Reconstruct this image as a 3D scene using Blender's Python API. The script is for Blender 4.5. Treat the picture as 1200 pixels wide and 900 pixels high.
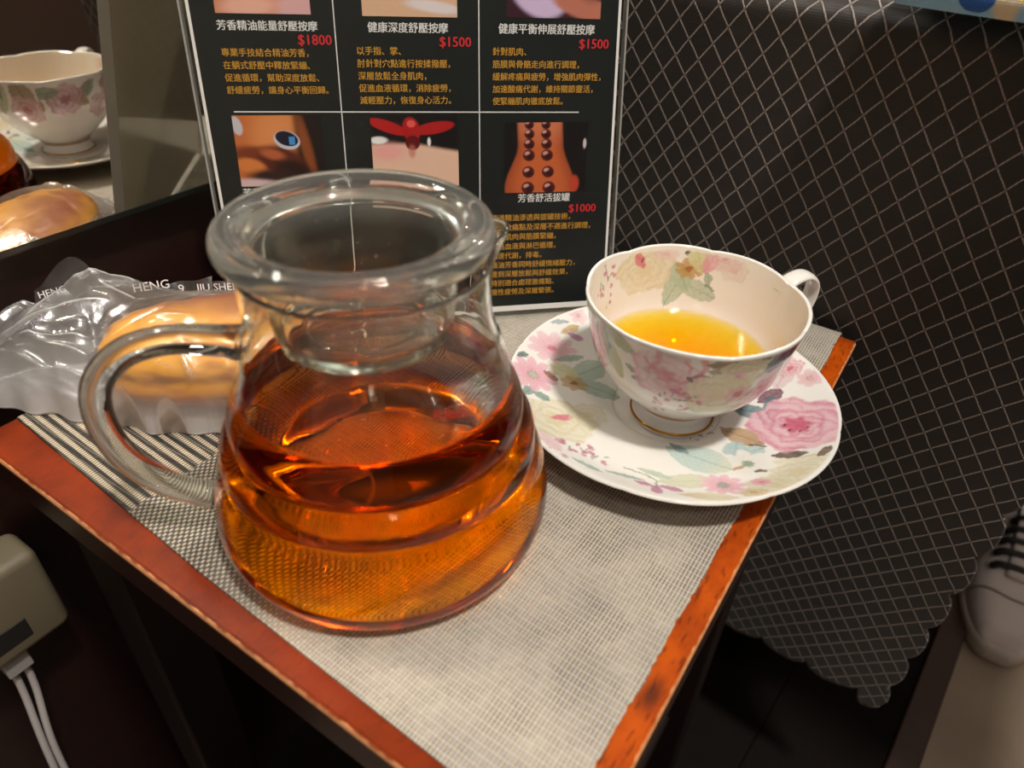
import bpy, bmesh, math, random
import numpy as np
from mathutils import Matrix, Vector
R_ = math.radians
PI = math.pi
scene = bpy.context.scene
for o in list(bpy.data.objects):
    bpy.data.objects.remove(o, do_unlink=True)
COL = scene.collection
T = 0.55                                    # height of the table top above the floor
E1 = np.array([0.535, 0.8449]); E1 /= np.linalg.norm(E1)
E2 = np.array([-E1[1], E1[0]])
TROT = math.atan2(E1[1], E1[0])             # the room, table and mirror share these axes

# ------------------------------------------------------------------ camera
F_PX = 845.0
def cam_axes():
    d = np.array([(550 - 600) / F_PX, (1565 - 450) / F_PX, 1.0]); d /= np.linalg.norm(d)
    Z = -d
    fw = np.array([0, 0, 1.0]); Y = fw - (fw @ Z) * Z; Y /= np.linalg.norm(Y)
    X = np.cross(Y, Z)
    return np.array([X, Y, Z])
RW = cam_axes()
cd = bpy.data.cameras.new('camera')
cam = bpy.data.objects.new('camera', cd); COL.objects.link(cam)
r, u, b = RW @ np.array([1, 0, 0]), RW @ np.array([0, -1, 0]), RW @ np.array([0, 0, -1])
cam.matrix_world = Matrix(((r[0], u[0], b[0], 0), (r[1], u[1], b[1], 0), (r[2], u[2], b[2], 0.23 + T), (0, 0, 0, 1)))
cd.sensor_fit = 'HORIZONTAL'; cd.sensor_width = 36.0; cd.lens = F_PX / 1200 * 36
cd.clip_start = 0.01; cd.clip_end = 30
cd.dof.use_dof = True; cd.dof.focus_distance = 0.37; cd.dof.aperture_fstop = 8.0
scene.camera = cam

# ------------------------------------------------------------------ light and exposure
w = bpy.data.worlds.new('world'); scene.world = w; w.use_nodes = True
w.node_tree.nodes['Background'].inputs[0].default_value = (1.0, 0.85, 0.68, 1)
w.node_tree.nodes['Background'].inputs[1].default_value = 0.012
vs = scene.view_settings
vs.view_transform = 'Standard'; vs.look = 'None'; vs.gamma = 1.0; vs.use_curve_mapping = False
vs.exposure = 0.0
cy = scene.cycles
cy.max_bounces = 20; cy.transmission_bounces = 18; cy.transparent_max_bounces = 24
cy.glossy_bounces = 8; cy.diffuse_bounces = 4
cy.caustics_reflective = True; cy.caustics_refractive = True; cy.blur_glossy = 0.3
cy.sample_clamp_indirect = 0.0
WARM = (1.0, 0.945, 0.875)
def ceiling_lamp(x, y, z, rad, watts, col=WARM):
    l = bpy.data.lights.new('downlight', 'AREA'); l.shape = 'DISK'; l.size = rad * 2
    l.energy = watts; l.color = col
    o = bpy.data.objects.new('downlight', l); COL.objects.link(o); o.location = (x, y, z)
    return o
def fill_lamp(x, y, z, rad, watts, col=WARM):  # unseen point lamps, added as fill
    l = bpy.data.lights.new('fill_lamp', 'POINT'); l.shadow_soft_size = rad; l.energy = watts; l.color = col
    o = bpy.data.objects.new('fill_lamp', l); COL.objects.link(o); o.location = (x, y, z)
    return o
#            x      y     z    radius watts
LAMPS = [ceiling_lamp(0.34, -0.22, 2.12, 0.08, 29),
         ceiling_lamp(0.34, -1.15, 2.40, 0.09, 7),  # extra unseen lamp, added to brighten the price list from the front
         fill_lamp(1.10, -0.20, 2.42, 0.08, 5),
         fill_lamp(0.02, 0.36, 2.42, 0.08, 5),
         fill_lamp(1.00, 0.95, 2.42, 0.08, 4),
         fill_lamp(0.95, 2.00, 1.95, 0.08, 26)]  # unseen lamp, added to light the back of the price list
for o in LAMPS: o.data.cycles.is_caustics_light = True

# ------------------------------------------------------------------ helpers
def s2l(c):
    c = np.asarray(c, float) / 255.0
    return np.where(c <= 0.04045, c / 12.92, ((c + 0.055) / 1.055) ** 2.4)
def rgba(c):
    return tuple(float(v) for v in s2l(c)) + (1.0,)
def mesh(name, verts, faces, mat, parent=None, smooth=True, cols=None, uv=None, loc=None, rotz=None):
    me = bpy.data.meshes.new(name)
    me.from_pydata([tuple(map(float, v)) for v in verts], [], [tuple(map(int, f)) for f in faces])
    bm = bmesh.new(); bm.from_mesh(me)
    bmesh.ops.recalc_face_normals(bm, faces=bm.faces)
    bm.to_mesh(me); bm.free()
    if smooth: me.shade_smooth()
    if cols is not None:
        at = me.color_attributes.new('paint', 'FLOAT_COLOR', 'POINT')
        c4 = np.ones((len(verts), 4), np.float32); c4[:, :3] = cols
        at.data.foreach_set('color', c4.ravel())
    if uv is not None:
        ul = me.uv_layers.new(name='UVMap')
        li = np.zeros(len(me.loops), np.int32); me.loops.foreach_get('vertex_index', li)
        ul.data.foreach_set('uv', np.asarray(uv, np.float32)[li].ravel())
    o = bpy.data.objects.new(name, me); COL.objects.link(o)
    if mat: me.materials.append(mat)
    if parent: o.parent = parent
    if loc is not None: o.location = loc
    if rotz is not None: o.rotation_euler.z = rotz
    return o
def empty(name, loc=(0, 0, 0), rotz=0.0):
    o = bpy.data.objects.new(name, None); o.empty_display_size = 0.05
    COL.objects.link(o); o.location = loc; o.rotation_euler = (0, 0, rotz)
    return o
def tag(o, label, cat, group=None, kind=None):
    o['label'] = label; o['category'] = cat
    if group: o['group'] = group
    if kind: o['kind'] = kind
    return o
def struct(o):
    o['kind'] = 'structure'; return o
def grid_faces(n, m, closed=False, off=0):
    f = []
    for i in range(n - 1):
        for j in range(m if closed else m - 1):
            k = (j + 1) % m
            f.append((off + i * m + j, off + i * m + k, off + (i + 1) * m + k, off + (i + 1) * m + j))
    return f
def smooth_profile(P, n=6):
    """Catmull-Rom through the profile points."""
    P = np.array(P, float); out = []
    for i in range(len(P) - 1):
        p0 = P[max(i - 1, 0)]; p1 = P[i]; p2 = P[i + 1]; p3 = P[min(i + 2, len(P) - 1)]
        for t in np.linspace(0, 1, n, endpoint=False):
            out.append(0.5 * ((2 * p1) + (-p0 + p2) * t + (2 * p0 - 5 * p1 + 4 * p2 - p3) * t * t + (-p0 + 3 * p1 - 3 * p2 + p3) * t ** 3))
    out.append(P[-1]); out = np.array(out); out[:, 0] = np.maximum(out[:, 0], 0)
    return out
def lathe(P, seg=96, deform=None):
    """Revolve (r, z) points; ends on the axis are closed with a fan."""
    P = np.asarray(P, float); th = np.arange(seg) * 2 * PI / seg
    V = []; F = []; rings = []
    for (rr, z) in P:
        if rr < 1e-6:
            rings.append([len(V)]); V.append((0, 0, z))
        else:
            rings.append(list(range(len(V), len(V) + seg)))
            for t in th:
                V.append((rr * math.cos(t), rr * math.sin(t), z))
    for a, c in zip(rings[:-1], rings[1:]):
        if len(a) == 1 and len(c) == 1: continue
        for j in range(seg):
            k = (j + 1) % seg
            if len(a) == 1: F.append((a[0], c[k], c[j]))
            elif len(c) == 1: F.append((a[j], a[k], c[0]))
            else: F.append((a[j], a[k], c[k], c[j]))
    V = np.array(V)
    if deform is not None: V = deform(V)
    return V, F
def tube(path, rad, seg=20, flat=1.0, cap=True, up=None):
    """Tube along a path; rad may vary; flat squashes it across its binormal."""
    P = np.array(path, float); n = len(P)
    rad = np.broadcast_to(np.asarray(rad, float), (n,))
    tg = np.gradient(P, axis=0); tg /= np.linalg.norm(tg, axis=1)[:, None]
    nrm = np.array(up if up is not None else (0, 0, 1.0), float)
    if abs(nrm @ tg[0]) > 0.95: nrm = np.array([1.0, 0, 0])
    V = []
    for i in range(n):
        nrm = nrm - (nrm @ tg[i]) * tg[i]; nrm /= np.linalg.norm(nrm)
        bn = np.cross(tg[i], nrm)
        for j in range(seg):
            a = 2 * PI * j / seg
            V.append(P[i] + rad[i] * (math.cos(a) * nrm + flat * math.sin(a) * bn))
    F = grid_faces(n, seg, True)
    if cap:
        F.append(tuple(range(seg))[::-1]); F.append(tuple(range((n - 1) * seg, n * seg)))
    return np.array(V), F
def box_bm(x0, x1, y0, y1, z0, z1, bev=0.0, seg=2):
    bm = bmesh.new()
    bmesh.ops.create_cube(bm, size=1.0)
    for v in bm.verts:
        v.co = Vector((x0 if v.co.x < 0 else x1, y0 if v.co.y < 0 else y1, z0 if v.co.z < 0 else z1))
    if bev > 0:
        bmesh.ops.bevel(bm, geom=list(bm.edges), offset=bev, segments=seg, affect='EDGES', profile=0.5)
    return bm
def bm_obj(name, bm, mat, parent=None, loc=None, rotz=None, smooth=False):
    me = bpy.data.meshes.new(name); bm.to_mesh(me); bm.free()
    if smooth: me.shade_smooth()
    me.materials.append(mat)
    o = bpy.data.objects.new(name, me); COL.objects.link(o)
    if parent: o.parent = parent
    if loc is not None: o.location = loc
    if rotz is not None: o.rotation_euler.z = rotz
    return o
def box(name, x0, x1, y0, y1, z0, z1, mat, parent=None, bev=0.002, loc=None, rotz=None):
    return bm_obj(name, box_bm(x0, x1, y0, y1, z0, z1, bev), mat, parent, loc, rotz)
def bez(P, n=10):
    P = np.array(P, float)
    if P.shape[1] == 2: raise ValueError
    out = []
    for i in range(len(P) - 1):
        p0 = P[max(i - 1, 0)]; p1 = P[i]; p2 = P[i + 1]; p3 = P[min(i + 2, len(P) - 1)]
        for t in np.linspace(0, 1, n, endpoint=False):
            out.append(0.5 * ((2 * p1) + (-p0 + p2) * t + (2 * p0 - 5 * p1 + 4 * p2 - p3) * t * t + (-p0 + 3 * p1 - 3 * p2 + p3) * t ** 3))
    out.append(P[-1])
    return np.array(out)
def sstep(a, b, x):
    t = np.clip((np.asarray(x, float) - a) / (b - a), 0, 1); return t * t * (3 - 2 * t)

# ------------------------------------------------------------------ node helpers
class NT:
    def __init__(s, name):
        s.m = bpy.data.materials.new(name); s.m.use_nodes = True
        s.nt = s.m.node_tree; s.nt.nodes.clear()
        s.out = s.nt.nodes.new('ShaderNodeOutputMaterial')
    def n(s, t, **kw):
        x = s.nt.nodes.new(t)
        for k, v in kw.items(): setattr(x, k, v)
        return x
    def l(s, a, b): s.nt.links.new(a, b)
    def put(s, sock, v):
        if hasattr(v, 'is_linked'): s.l(v, sock)
        else: sock.default_value = v
    def math(s, op, a, b=None, c=None, clamp=False):
        x = s.n('ShaderNodeMath', operation=op); x.use_clamp = clamp
        s.put(x.inputs[0], a)
        if b is not None: s.put(x.inputs[1], b)
        if c is not None: s.put(x.inputs[2], c)
        return x.outputs[0]
    def mix(s, f, a, b):
        x = s.n('ShaderNodeMix', data_type='RGBA')
        s.put(x.inputs[0], f); s.put(x.inputs[6], a); s.put(x.inputs[7], b)
        return x.outputs[2]
    def sm(s, v, a, b):
        x = s.n('ShaderNodeMapRange', interpolation_type='SMOOTHSTEP')
        s.put(x.inputs[0], v); x.inputs[1].default_value = a; x.inputs[2].default_value = b
        return x.outputs[0]
    def obj(s):
        x = s.n('ShaderNodeTexCoord'); return x.outputs['Object']
    def uv(s):
        x = s.n('ShaderNodeTexCoord'); return x.outputs['UV']
    def sep(s, v):
        x = s.n('ShaderNodeSeparateXYZ'); s.l(v, x.inputs[0]); return x.outputs
    def scale(s, v, sc):
        x = s.n('ShaderNodeMapping'); s.l(v, x.inputs[0]); x.inputs['Scale'].default_value = sc; return x.outputs[0]
    def noise(s, v, sc, det=3.0, rough=0.5):
        x = s.n('ShaderNodeTexNoise'); s.l(v, x.inputs['Vector'])
        x.inputs['Scale'].default_value = sc; x.inputs['Detail'].default_value = det; x.inputs['Roughness'].default_value = rough
        return x.outputs[0]
    def bump(s, h, dist, strength=1.0):
        x = s.n('ShaderNodeBump'); s.l(h, x.inputs['Height'])
        x.inputs['Distance'].default_value = dist; x.inputs['Strength'].default_value = strength
        return x.outputs[0]
    def bsdf(s, col, rough=0.5, normal=None, **kw):
        x = s.n('ShaderNodeBsdfPrincipled')
        s.put(x.inputs['Base Color'], col); s.put(x.inputs['Roughness'], rough)
        if normal is not None: s.l(normal, x.inputs['Normal'])
        for k, v in kw.items(): s.put(x.inputs[k.replace('_', ' ')], v)
        return x.outputs[0]
    def done(s, surf=None, vol=None):
        if surf is not None: s.l(surf, s.out.inputs['Surface'])
        if vol is not None: s.l(vol, s.out.inputs['Volume'])
        return s.m
def plain(name, col, rough=0.5, **kw):
    t = NT(name); v = t.obj(); nz = t.noise(v, 60, 2)
    c = t.mix(t.math('MULTIPLY', nz, 0.18), rgba(col), rgba(np.array(col) * 0.8))
    return t.done(t.bsdf(c, rough, **kw))
def painted(name, rough=0.12, coat=0.3):
    t = NT(name); a = t.n('ShaderNodeAttribute', attribute_name='paint')
    return t.done(t.bsdf(a.outputs['Color'], rough, Coat_Weight=coat, Coat_Roughness=0.04))

def wood(name, c0, c1, c2, rough=0.3, sc=(6, 60, 60), coat=0.2, spec=0.5):
    t = NT(name); v = t.obj()
    g = t.noise(t.scale(v, sc), 4.0, 5, 0.6)
    g2 = t.noise(v, 18, 3)
    pores = t.sm(t.noise(t.scale(v, (60, 420, 420)), 3.0, 2), 0.62, 0.72)
    c = t.mix(t.sm(g, 0.35, 0.65), rgba(c0), rgba(c1))
    c = t.mix(t.math('MULTIPLY', t.sm(g2, 0.45, 0.75), 0.6), c, rgba(c2))
    c = t.mix(t.math('MULTIPLY', pores, 0.5), c, rgba(np.array(c2) * 0.5))
    return t.done(t.bsdf(c, rough, t.bump(g, 0.0002, 0.3), Coat_Weight=coat, Coat_Roughness=0.12, Specular_IOR_Level=spec))

M = {}
M['dark_wood'] = wood('dark wood', (21, 11, 9), (27, 14, 11), (14, 8, 7), 0.55, coat=0.0, spec=0.2)
M['board'] = wood('dark red board', (30, 10, 8), (36, 13, 10), (22, 8, 7), 0.45, (40, 6, 40), 0.1)
M['plank'] = wood('floor plank', (19, 14, 12), (23, 17, 14), (14, 11, 9), 0.75, coat=0.0, spec=0.1)
M['strip'] = wood('threshold wood', (50, 26, 21), (58, 30, 24), (38, 20, 16), 0.5)
M['black'] = plain('black', (18, 17, 17), 0.6)
M['upholstery'] = plain('dark upholstery', (38, 30, 27), 0.7)
M['wall_dark'] = plain('dark wall', (70, 52, 42), 0.7)
M['wall_beige'] = plain('beige wall', (190, 172, 148), 0.8)
M['ceiling'] = plain('ceiling', (215, 205, 190), 0.9)

# ------------------------------------------------------------------ the room
def room_box(name, a0, a1, b0, b1, z0, z1, mat):
    """A structure box in the room's own axes (along E1, along E2)."""
    return struct(box(name, a0, a1, b0, b1, z0, z1, mat, None, 0, (0, 0, 0), TROT))
def tile_floor():
    t = NT('beige floor'); v = t.obj()
    n = t.noise(v, 9, 4); n2 = t.noise(v, 160, 2)
    c = t.mix(t.sm(n, 0.35, 0.7), rgba((158, 140, 122)), rgba((142, 126, 110)))
    c = t.mix(t.math('MULTIPLY', n2, 0.25), c, rgba((126, 112, 96)))
    return t.done(t.bsdf(c, 0.45))
room_box('floor', -1.9, 2.7, -2.3, 0.45, -0.05, 0.0, tile_floor())
room_box('ceiling', -1.9, 2.7, -2.3, 0.45, 2.6, 2.65, M['ceiling'])
room_box('wall_left', -1.9, 2.7, 0.379, 0.45, 0.0, 2.6, M['board'])
room_box('wall_right', -1.9, 2.7, -2.3, -2.25, 0.0, 2.6, M['wall_dark'])
room_box('wall_back', 2.65, 2.7, -2.25, 0.379, 0.0, 2.6, M['wall_beige'])
room_box('wall_front', -1.9, -1.85, -2.25, 0.379, 0.0, 2.6, M['wall_beige'])

# dark plank platform under the table and the bed, with its edge strip
PN = np.array([0.60799483, 0.7879933, 0.09699918])          # plane of the hanging bed cover (pointing away from the camera)
PO = np.array([0.25231786, 0.32701722, 0.04025466])
HD = np.array([0.79172672, -0.61087544, 0.0])
VD = np.array([-0.05925441, -0.07679684, 0.99528446])
NH = np.array([-HD[1], HD[0], 0.0])                          # horizontal, away from the camera, square to the cover
BROT = math.atan2(HD[1], HD[0])
BORG = (PO[0], PO[1], 0.0)
for k, (a0, a1) in enumerate([(-0.355, -0.19), (-0.1897, -0.022), (-0.0217, 0.0955)]):
    p = box('floor_plank', a0, a1, -0.42 - 0.02 * (k % 2), 0.36, 0.0002, 0.012, M['plank'], None, 0.0016, BORG, BROT)
    struct(p); p.name = 'trim_%d' % (k + 2)
p = box('trim_1', 0.096, 0.126, -0.5, 1.1, 0.0002, 0.016, M['strip'], None, 0.002, BORG, BROT); struct(p)

# ------------------------------------------------------------------ side table
def table_top_mat():
    t = NT('red brown table top'); v = t.obj(); X, Y, Z = t.sep(v)
    g = t.noise(t.scale(v, (5, 9, 14)), 9.0, 6, 0.65)
    g2 = t.noise(v, 30, 4)
    pores = t.sm(t.noise(t.scale(v, (130, 620, 300)), 1.0, 2), 0.58, 0.66)
    c = t.mix(t.sm(g, 0.32, 0.68), rgba((150, 58, 8)), rgba((178, 76, 9)))
    c = t.mix(t.math('MULTIPLY', t.sm(g2, 0.5, 0.72), 0.55), c, rgba((122, 44, 12)))
    c = t.mix(t.math('MULTIPLY', pores, 0.55), c, rgba((70, 26, 10)))
    # weaker light along the left edge, put into the wood as darker red
    left_dim = t.math('SUBTRACT', 1.0, t.sm(t.math('ADD', X, t.math('MULTIPLY', t.math('SUBTRACT', g2, 0.5), 0.004)), 0.0955, 0.0985))
    c = t.mix(t.math('MULTIPLY', left_dim, 0.8), c, t.mix(t.sm(g2, 0.35, 0.7), rgba((106, 32, 9)), rgba((74, 20, 8))))
    # old dark stain near the right front edge
    dx = t.math('MULTIPLY', t.math('SUBTRACT', X, 0.140), 70); dy = t.math('MULTIPLY', t.math('SUBTRACT', Y, 0.027), 150)
    d = t.math('ADD', t.math('SQRT', t.math('ADD', t.math('MULTIPLY', dx, dx), t.math('MULTIPLY', dy, dy))), t.math('MULTIPLY', g2, 0.6))
    c = t.mix(t.math('MULTIPLY', t.math('SUBTRACT', 1.0, t.sm(d, 0.4, 1.1)), 0.75), c, rgba((42, 24, 18)))
    # lacquer worn off along the arris
    n3 = t.math('MULTIPLY', t.math('SUBTRACT', t.noise(v, 180, 3), 0.5), 0.0022)
    ex = t.math('MINIMUM', t.math('SUBTRACT', X, 0.0730), t.math('SUBTRACT', Y, 0.0215))
    wr = t.math('MULTIPLY', t.math('SUBTRACT', 1.0, t.sm(t.math('ADD', ex, n3), 0.0002, 0.0010)), t.sm(Z, -0.0035, -0.0015))
    c = t.mix(t.math('MULTIPLY', wr, 0.8), c, rgba((236, 172, 118)))
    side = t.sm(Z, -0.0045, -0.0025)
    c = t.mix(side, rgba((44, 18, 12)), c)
    return t.done(t.bsdf(c, 0.36, t.bump(g, 0.0002, 0.25), Specular_IOR_Level=0.14))
tb = empty('side_table', (0, 0, T), TROT)
tag(tb, 'small red-brown wooden side table under the woven mat', 'table')
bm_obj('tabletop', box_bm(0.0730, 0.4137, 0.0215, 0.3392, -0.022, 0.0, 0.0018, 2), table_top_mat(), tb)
for (nm, a0, a1, b0, b1) in (('apron', 0.095, 0.392, 0.042, 0.058), ('apron', 0.095, 0.392, 0.303, 0.319),
                             ('apron', 0.095, 0.111, 0.058, 0.303), ('apron', 0.376, 0.392, 0.058, 0.303)):
    box(nm, a0, a1, b0, b1, -0.075, -0.022, M['dark_wood'], tb, 0.001)
for a in (0.088, 0.364):
    for b_ in (0.036, 0.290):
        box('leg', a, a + 0.034, b_, b_ + 0.034, -T + 0.0124, -0.022, M['dark_wood'], tb, 0.002)
box('shelf', 0.10, 0.386, 0.05, 0.31, -0.40, -0.385, M['dark_wood'], tb, 0.001)

# ------------------------------------------------------------------ woven placemat
def mat_mat():
    t = NT('woven mat'); v = t.obj(); X, Y, Z = t.sep(v)
    wob = t.math('MULTIPLY', t.math('SUBTRACT', t.noise(v, 35, 2), 0.5), 0.0022)
    Xw = t.math('ADD', X, wob); Yw = t.math('ADD', Y, t.math('MULTIPLY', wob, 0.6))
    py = 0.00148
    ty = t.math('DIVIDE', Yw, py)
    row = t.math('FLOOR', ty); fy = t.math('SUBTRACT', t.math('FRACT', ty), 0.5)
    thr = t.math('SUBTRACT', 1.0, t.math('MULTIPLY', t.math('MULTIPLY', fy, fy), 4.0))      # 1 on the thread, 0 between
    # weft crossings
    px_ = 0.0031
    odd = t.math('MODULO', row, 2.0)
    tx = t.math('ADD', t.math('DIVIDE', Xw, px_), t.math('MULTIPLY', odd, 0.5))
    fx = t.math('ABSOLUTE', t.math('SUBTRACT', t.math('FRACT', tx), 0.5))                     # .5 at the crossing
    cross = t.sm(fx, 0.34, 0.48)
    wf = t.math('ABSOLUTE', t.math('SUBTRACT', t.math('FRACT', t.math('DIVIDE', Xw, px_)), 0.5))
    weft = t.sm(wf, 0.36, 0.46)
    # jacquard bands along the left edge
    band = t.math('FRACT', t.math('DIVIDE', t.math('SUBTRACT', X, t.math('MULTIPLY', t.math('SUBTRACT', Y, 0.0315), 0.040)), 0.0047))
    bandm = t.math('MULTIPLY', t.sm(band, 0.10, 0.20), t.math('SUBTRACT', 1.0, t.sm(band, 0.55, 0.65)))
    zone = t.math('MULTIPLY', t.sm(Y, 0.2405, 0.2415), t.math('SUBTRACT', 1.0, t.sm(X, 0.150, 0.151)))
    zone2 = t.math('MULTIPLY', t.math('SUBTRACT', 1.0, t.sm(Y, 0.2405, 0.2415)), t.math('SUBTRACT', 1.0, t.sm(X, 0.128, 0.145)))
    zone2 = t.math('MULTIPLY', zone2, t.sm(Y, 0.12, 0.20))
    patch = t.sm(t.noise(v, 26, 3), 0.40, 0.62)
    cream = rgba((178, 171, 158)); tan = rgba((174, 158, 133)); grey = rgba((160, 155, 147)); dark = rgba((34, 29, 25)); gap = rgba((38, 27, 22))
    warp = t.mix(patch, cream, grey)
    warp = t.mix(t.math('MULTIPLY', odd, 0.45), warp, tan)
    hole = t.math('MULTIPLY', t.math('SUBTRACT', 1.0, t.sm(thr, 0.35, 0.85)), t.math('SUBTRACT', 1.0, cross))
    cv = t.n('ShaderNodeCombineXYZ'); t.l(row, cv.inputs[0]); t.l(t.math('FLOOR', tx), cv.inputs[1])
    wn = t.n('ShaderNodeTexWhiteNoise', noise_dimensions='2D'); t.l(cv.outputs[0], wn.inputs[0])
    deep = t.math('ADD', t.math('MULTIPLY', wn.outputs[0], 0.55), t.math('MULTIPLY', t.sm(t.noise(v, 45, 2), 0.38, 0.68), 0.55))
    hole = t.math('MULTIPLY', hole, t.math('MULTIPLY_ADD', deep, 0.85, 0.22), clamp=True)
    main = t.mix(hole, warp, gap)
    main = t.mix(t.math('MULTIPLY', weft, 0.55), main, rgba((186, 178, 162)))
    # dark / light banded zone
    lit = t.mix(t.sm(thr, 0.40, 0.85), rgba((58, 48, 40)), rgba((196, 182, 158)))
    drk = t.mix(t.math('MULTIPLY', t.sm(thr, 0.4, 0.8), t.sm(wf, 0.3, 0.45)), dark, rgba((120, 112, 98)))
    bands = t.mix(bandm, drk, lit)
    c = t.mix(zone, main, bands)
    pepper = t.mix(t.math('MULTIPLY', t.sm(thr, 0.35, 0.75), t.sm(fx, 0.18, 0.34)), dark, rgba((178, 168, 148)))
    c = t.mix(t.math('MULTIPLY', zone2, 0.9), c, pepper)
    hgt = t.math('ADD', t.math('MULTIPLY', thr, 0.6), t.math('MULTIPLY', weft, 0.5))
    return t.done(t.bsdf(c, 0.55, t.bump(hgt, 0.0004, 0.7)))
def mat_mesh():
    # outline in table axes, with the frayed right edge
    rnd = random.Random(4)
    poly = [(0.0800, 0.0318), (0.0846, 0.19), (0.0922, 0.3370), (0.4140, 0.3370), (0.4150, 0.0312)]
    n = 150
    for i in range(1, n):
        x = 0.415 + (0.0800 - 0.415) * i / n
        poly.append((x, 0.0312 + (0.0009 * rnd.random() if i % 2 else -0.0002 * rnd.random()) + 0.0004 * math.sin(i * 0.3)))
    k = len(poly)
    V = [(x, y, 0.0002) for x, y in poly] + [(x, y, 0.0012) for x, y in poly]
    F = [tuple(range(k))[::-1], tuple(range(k, 2 * k))] + [(i, (i + 1) % k, (i + 1) % k + k, i + k) for i in range(k)]
    return V, F
V, F = mat_mesh()
pm = mesh('placemat', V, F, mat_mat(), None, False, loc=(0, 0, T), rotz=TROT)
tag(pm, 'grey-beige woven placemat with dark stripes covering the side table', 'placemat')
MZ = T + 0.0012                                  # top of the mat

# ------------------------------------------------------------------ mirror on the left board
def mirror_mat():
    t = NT('mirror silvering'); v = t.obj()
    n = t.noise(v, 40, 3)
    return t.done(t.bsdf(t.mix(n, (0.80, 0.77, 0.70, 1), (0.84, 0.81, 0.74, 1)), 0.015, Metallic=1.0))
def glass_edge():
    t = NT('mirror glass edge'); return t.done(t.bsdf((0.006, 0.009, 0.008, 1), 0.3))
M['mirror'] = mirror_mat(); M['mirror_edge'] = glass_edge()
mr = empty('wall_mirror', (0, 0, T), TROT - R_(2.2))         # leans a little off the board at its far end
tag(mr, 'frameless mirror on the dark board, reflecting the teacup and bread bag', 'mirror')
def slab(name, poly, y0, y1, mat, parent):
    k = len(poly)
    V = [(x, y0, z) for x, z in poly] + [(x, y1, z) for x, z in poly]
    F = [tuple(range(k)), tuple(range(k, 2 * k))] + [(i, (i + 1) % k, (i + 1) % k + k, i + k) for i in range(k)]
    return mesh(name, V, F, mat, parent, False)
z0, z1 = 0.0645, 0.62
slab('mirror_panel', [(-0.085, z0), (0.400, z0), (0.400, z1), (-0.085, z1)], 0.3745, 0.3782, M['mirror'], mr)
slab('bottom_edge', [(-0.085, z0 - 0.0028), (0.400, z0 - 0.0028), (0.400, z0 - 0.0001), (-0.085, z0 - 0.0001)], 0.3738, 0.3782, M['mirror_edge'], mr)

# ------------------------------------------------------------------ massage bed with its hanging cover
bed = empty('massage_bed', BORG, BROT)
tag(bed, 'dark massage bed behind the table, under the diamond-patterned cover', 'bed')
BT = 0.722                                       # top of the mattress
bm_obj('mattress', box_bm(-0.385, 0.030, 0.030, 1.75, BT - 0.11, BT, 0.02, 4), M['upholstery'], bed, smooth=True)
box('bed_frame', -0.378, 0.024, 0.045, 1.74, BT - 0.19, BT - 0.111, M['dark_wood'], bed, 0.003)
for a in (-0.36, -0.045):
    for y in (0.30, 1.60):
        box('leg', a, a + 0.055, y, y + 0.055, 0.0124 if y < .32 else 0.0002, BT - 0.191, M['dark_wood'], bed, 0.003)
box('stretcher', -0.31, -0.05, 0.315, 0.34, 0.14, 0.18, M['dark_wood'], bed, 0.002)

def cover_mat():
    t = NT('diamond cover'); uv = t.uv(); U, Vv, _ = t.sep(uv)
    ob = t.obj()
    wob = t.math('MULTIPLY', t.math('SUBTRACT', t.noise(ob, 90, 2), 0.5), 0.10)
    def line(c):
        f = t.math('ABSOLUTE', t.math('SUBTRACT', t.math('FRACT', t.math('ADD', t.math('ADD', c, wob), 0.5)), 0.5))
        return f
    fu, fv = line(U), line(Vv)
    lu = t.math('SUBTRACT', 1.0, t.sm(fu, 0.018, 0.048)); lv = t.math('SUBTRACT', 1.0, t.sm(fv, 0.018, 0.048))
    ln = t.math('MAXIMUM', lu, lv)
    knot = t.math('MULTIPLY', t.math('SUBTRACT', 1.0, t.sm(fu, 0.05, 0.10)), t.math('SUBTRACT', 1.0, t.sm(fv, 0.05, 0.10)))
    twist = t.n('ShaderNodeTexWave', wave_type='BANDS'); t.l(ob, twist.inputs[0]); twist.inputs['Scale'].default_value = 300; twist.inputs['Distortion'].default_value = 1
    ribs = t.n('ShaderNodeTexWave', wave_type='BANDS', bands_direction='Z'); t.l(ob, ribs.inputs[0]); ribs.inputs['Scale'].default_value = 260; ribs.inputs['Distortion'].default_value = 0.6
    base = t.mix(ribs.outputs[1], rgba((30, 25, 23)), rgba((38, 32, 29)))
    base = t.mix(t.noise(ob, 12, 2), base, rgba((33, 28, 24)))
    thread = t.mix(twist.outputs[1], rgba((132, 120, 113)), rgba((170, 157, 147)))
    c = t.mix(ln, base, thread)
    c = t.mix(t.math('MULTIPLY', knot, 0.65), c, rgba((84, 74, 70)))
    h = t.math('ADD', t.math('MULTIPLY', ln, 1.0), t.math('MULTIPLY', ribs.outputs[1], 0.12))
    ro = t.math('MULTIPLY_ADD', ln, -0.22, 0.62)
    return t.done(t.bsdf(c, ro, t.bump(h, 0.0005, 0.8), Sheen_Weight=0.25, Sheen_Roughness=0.4))
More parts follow.
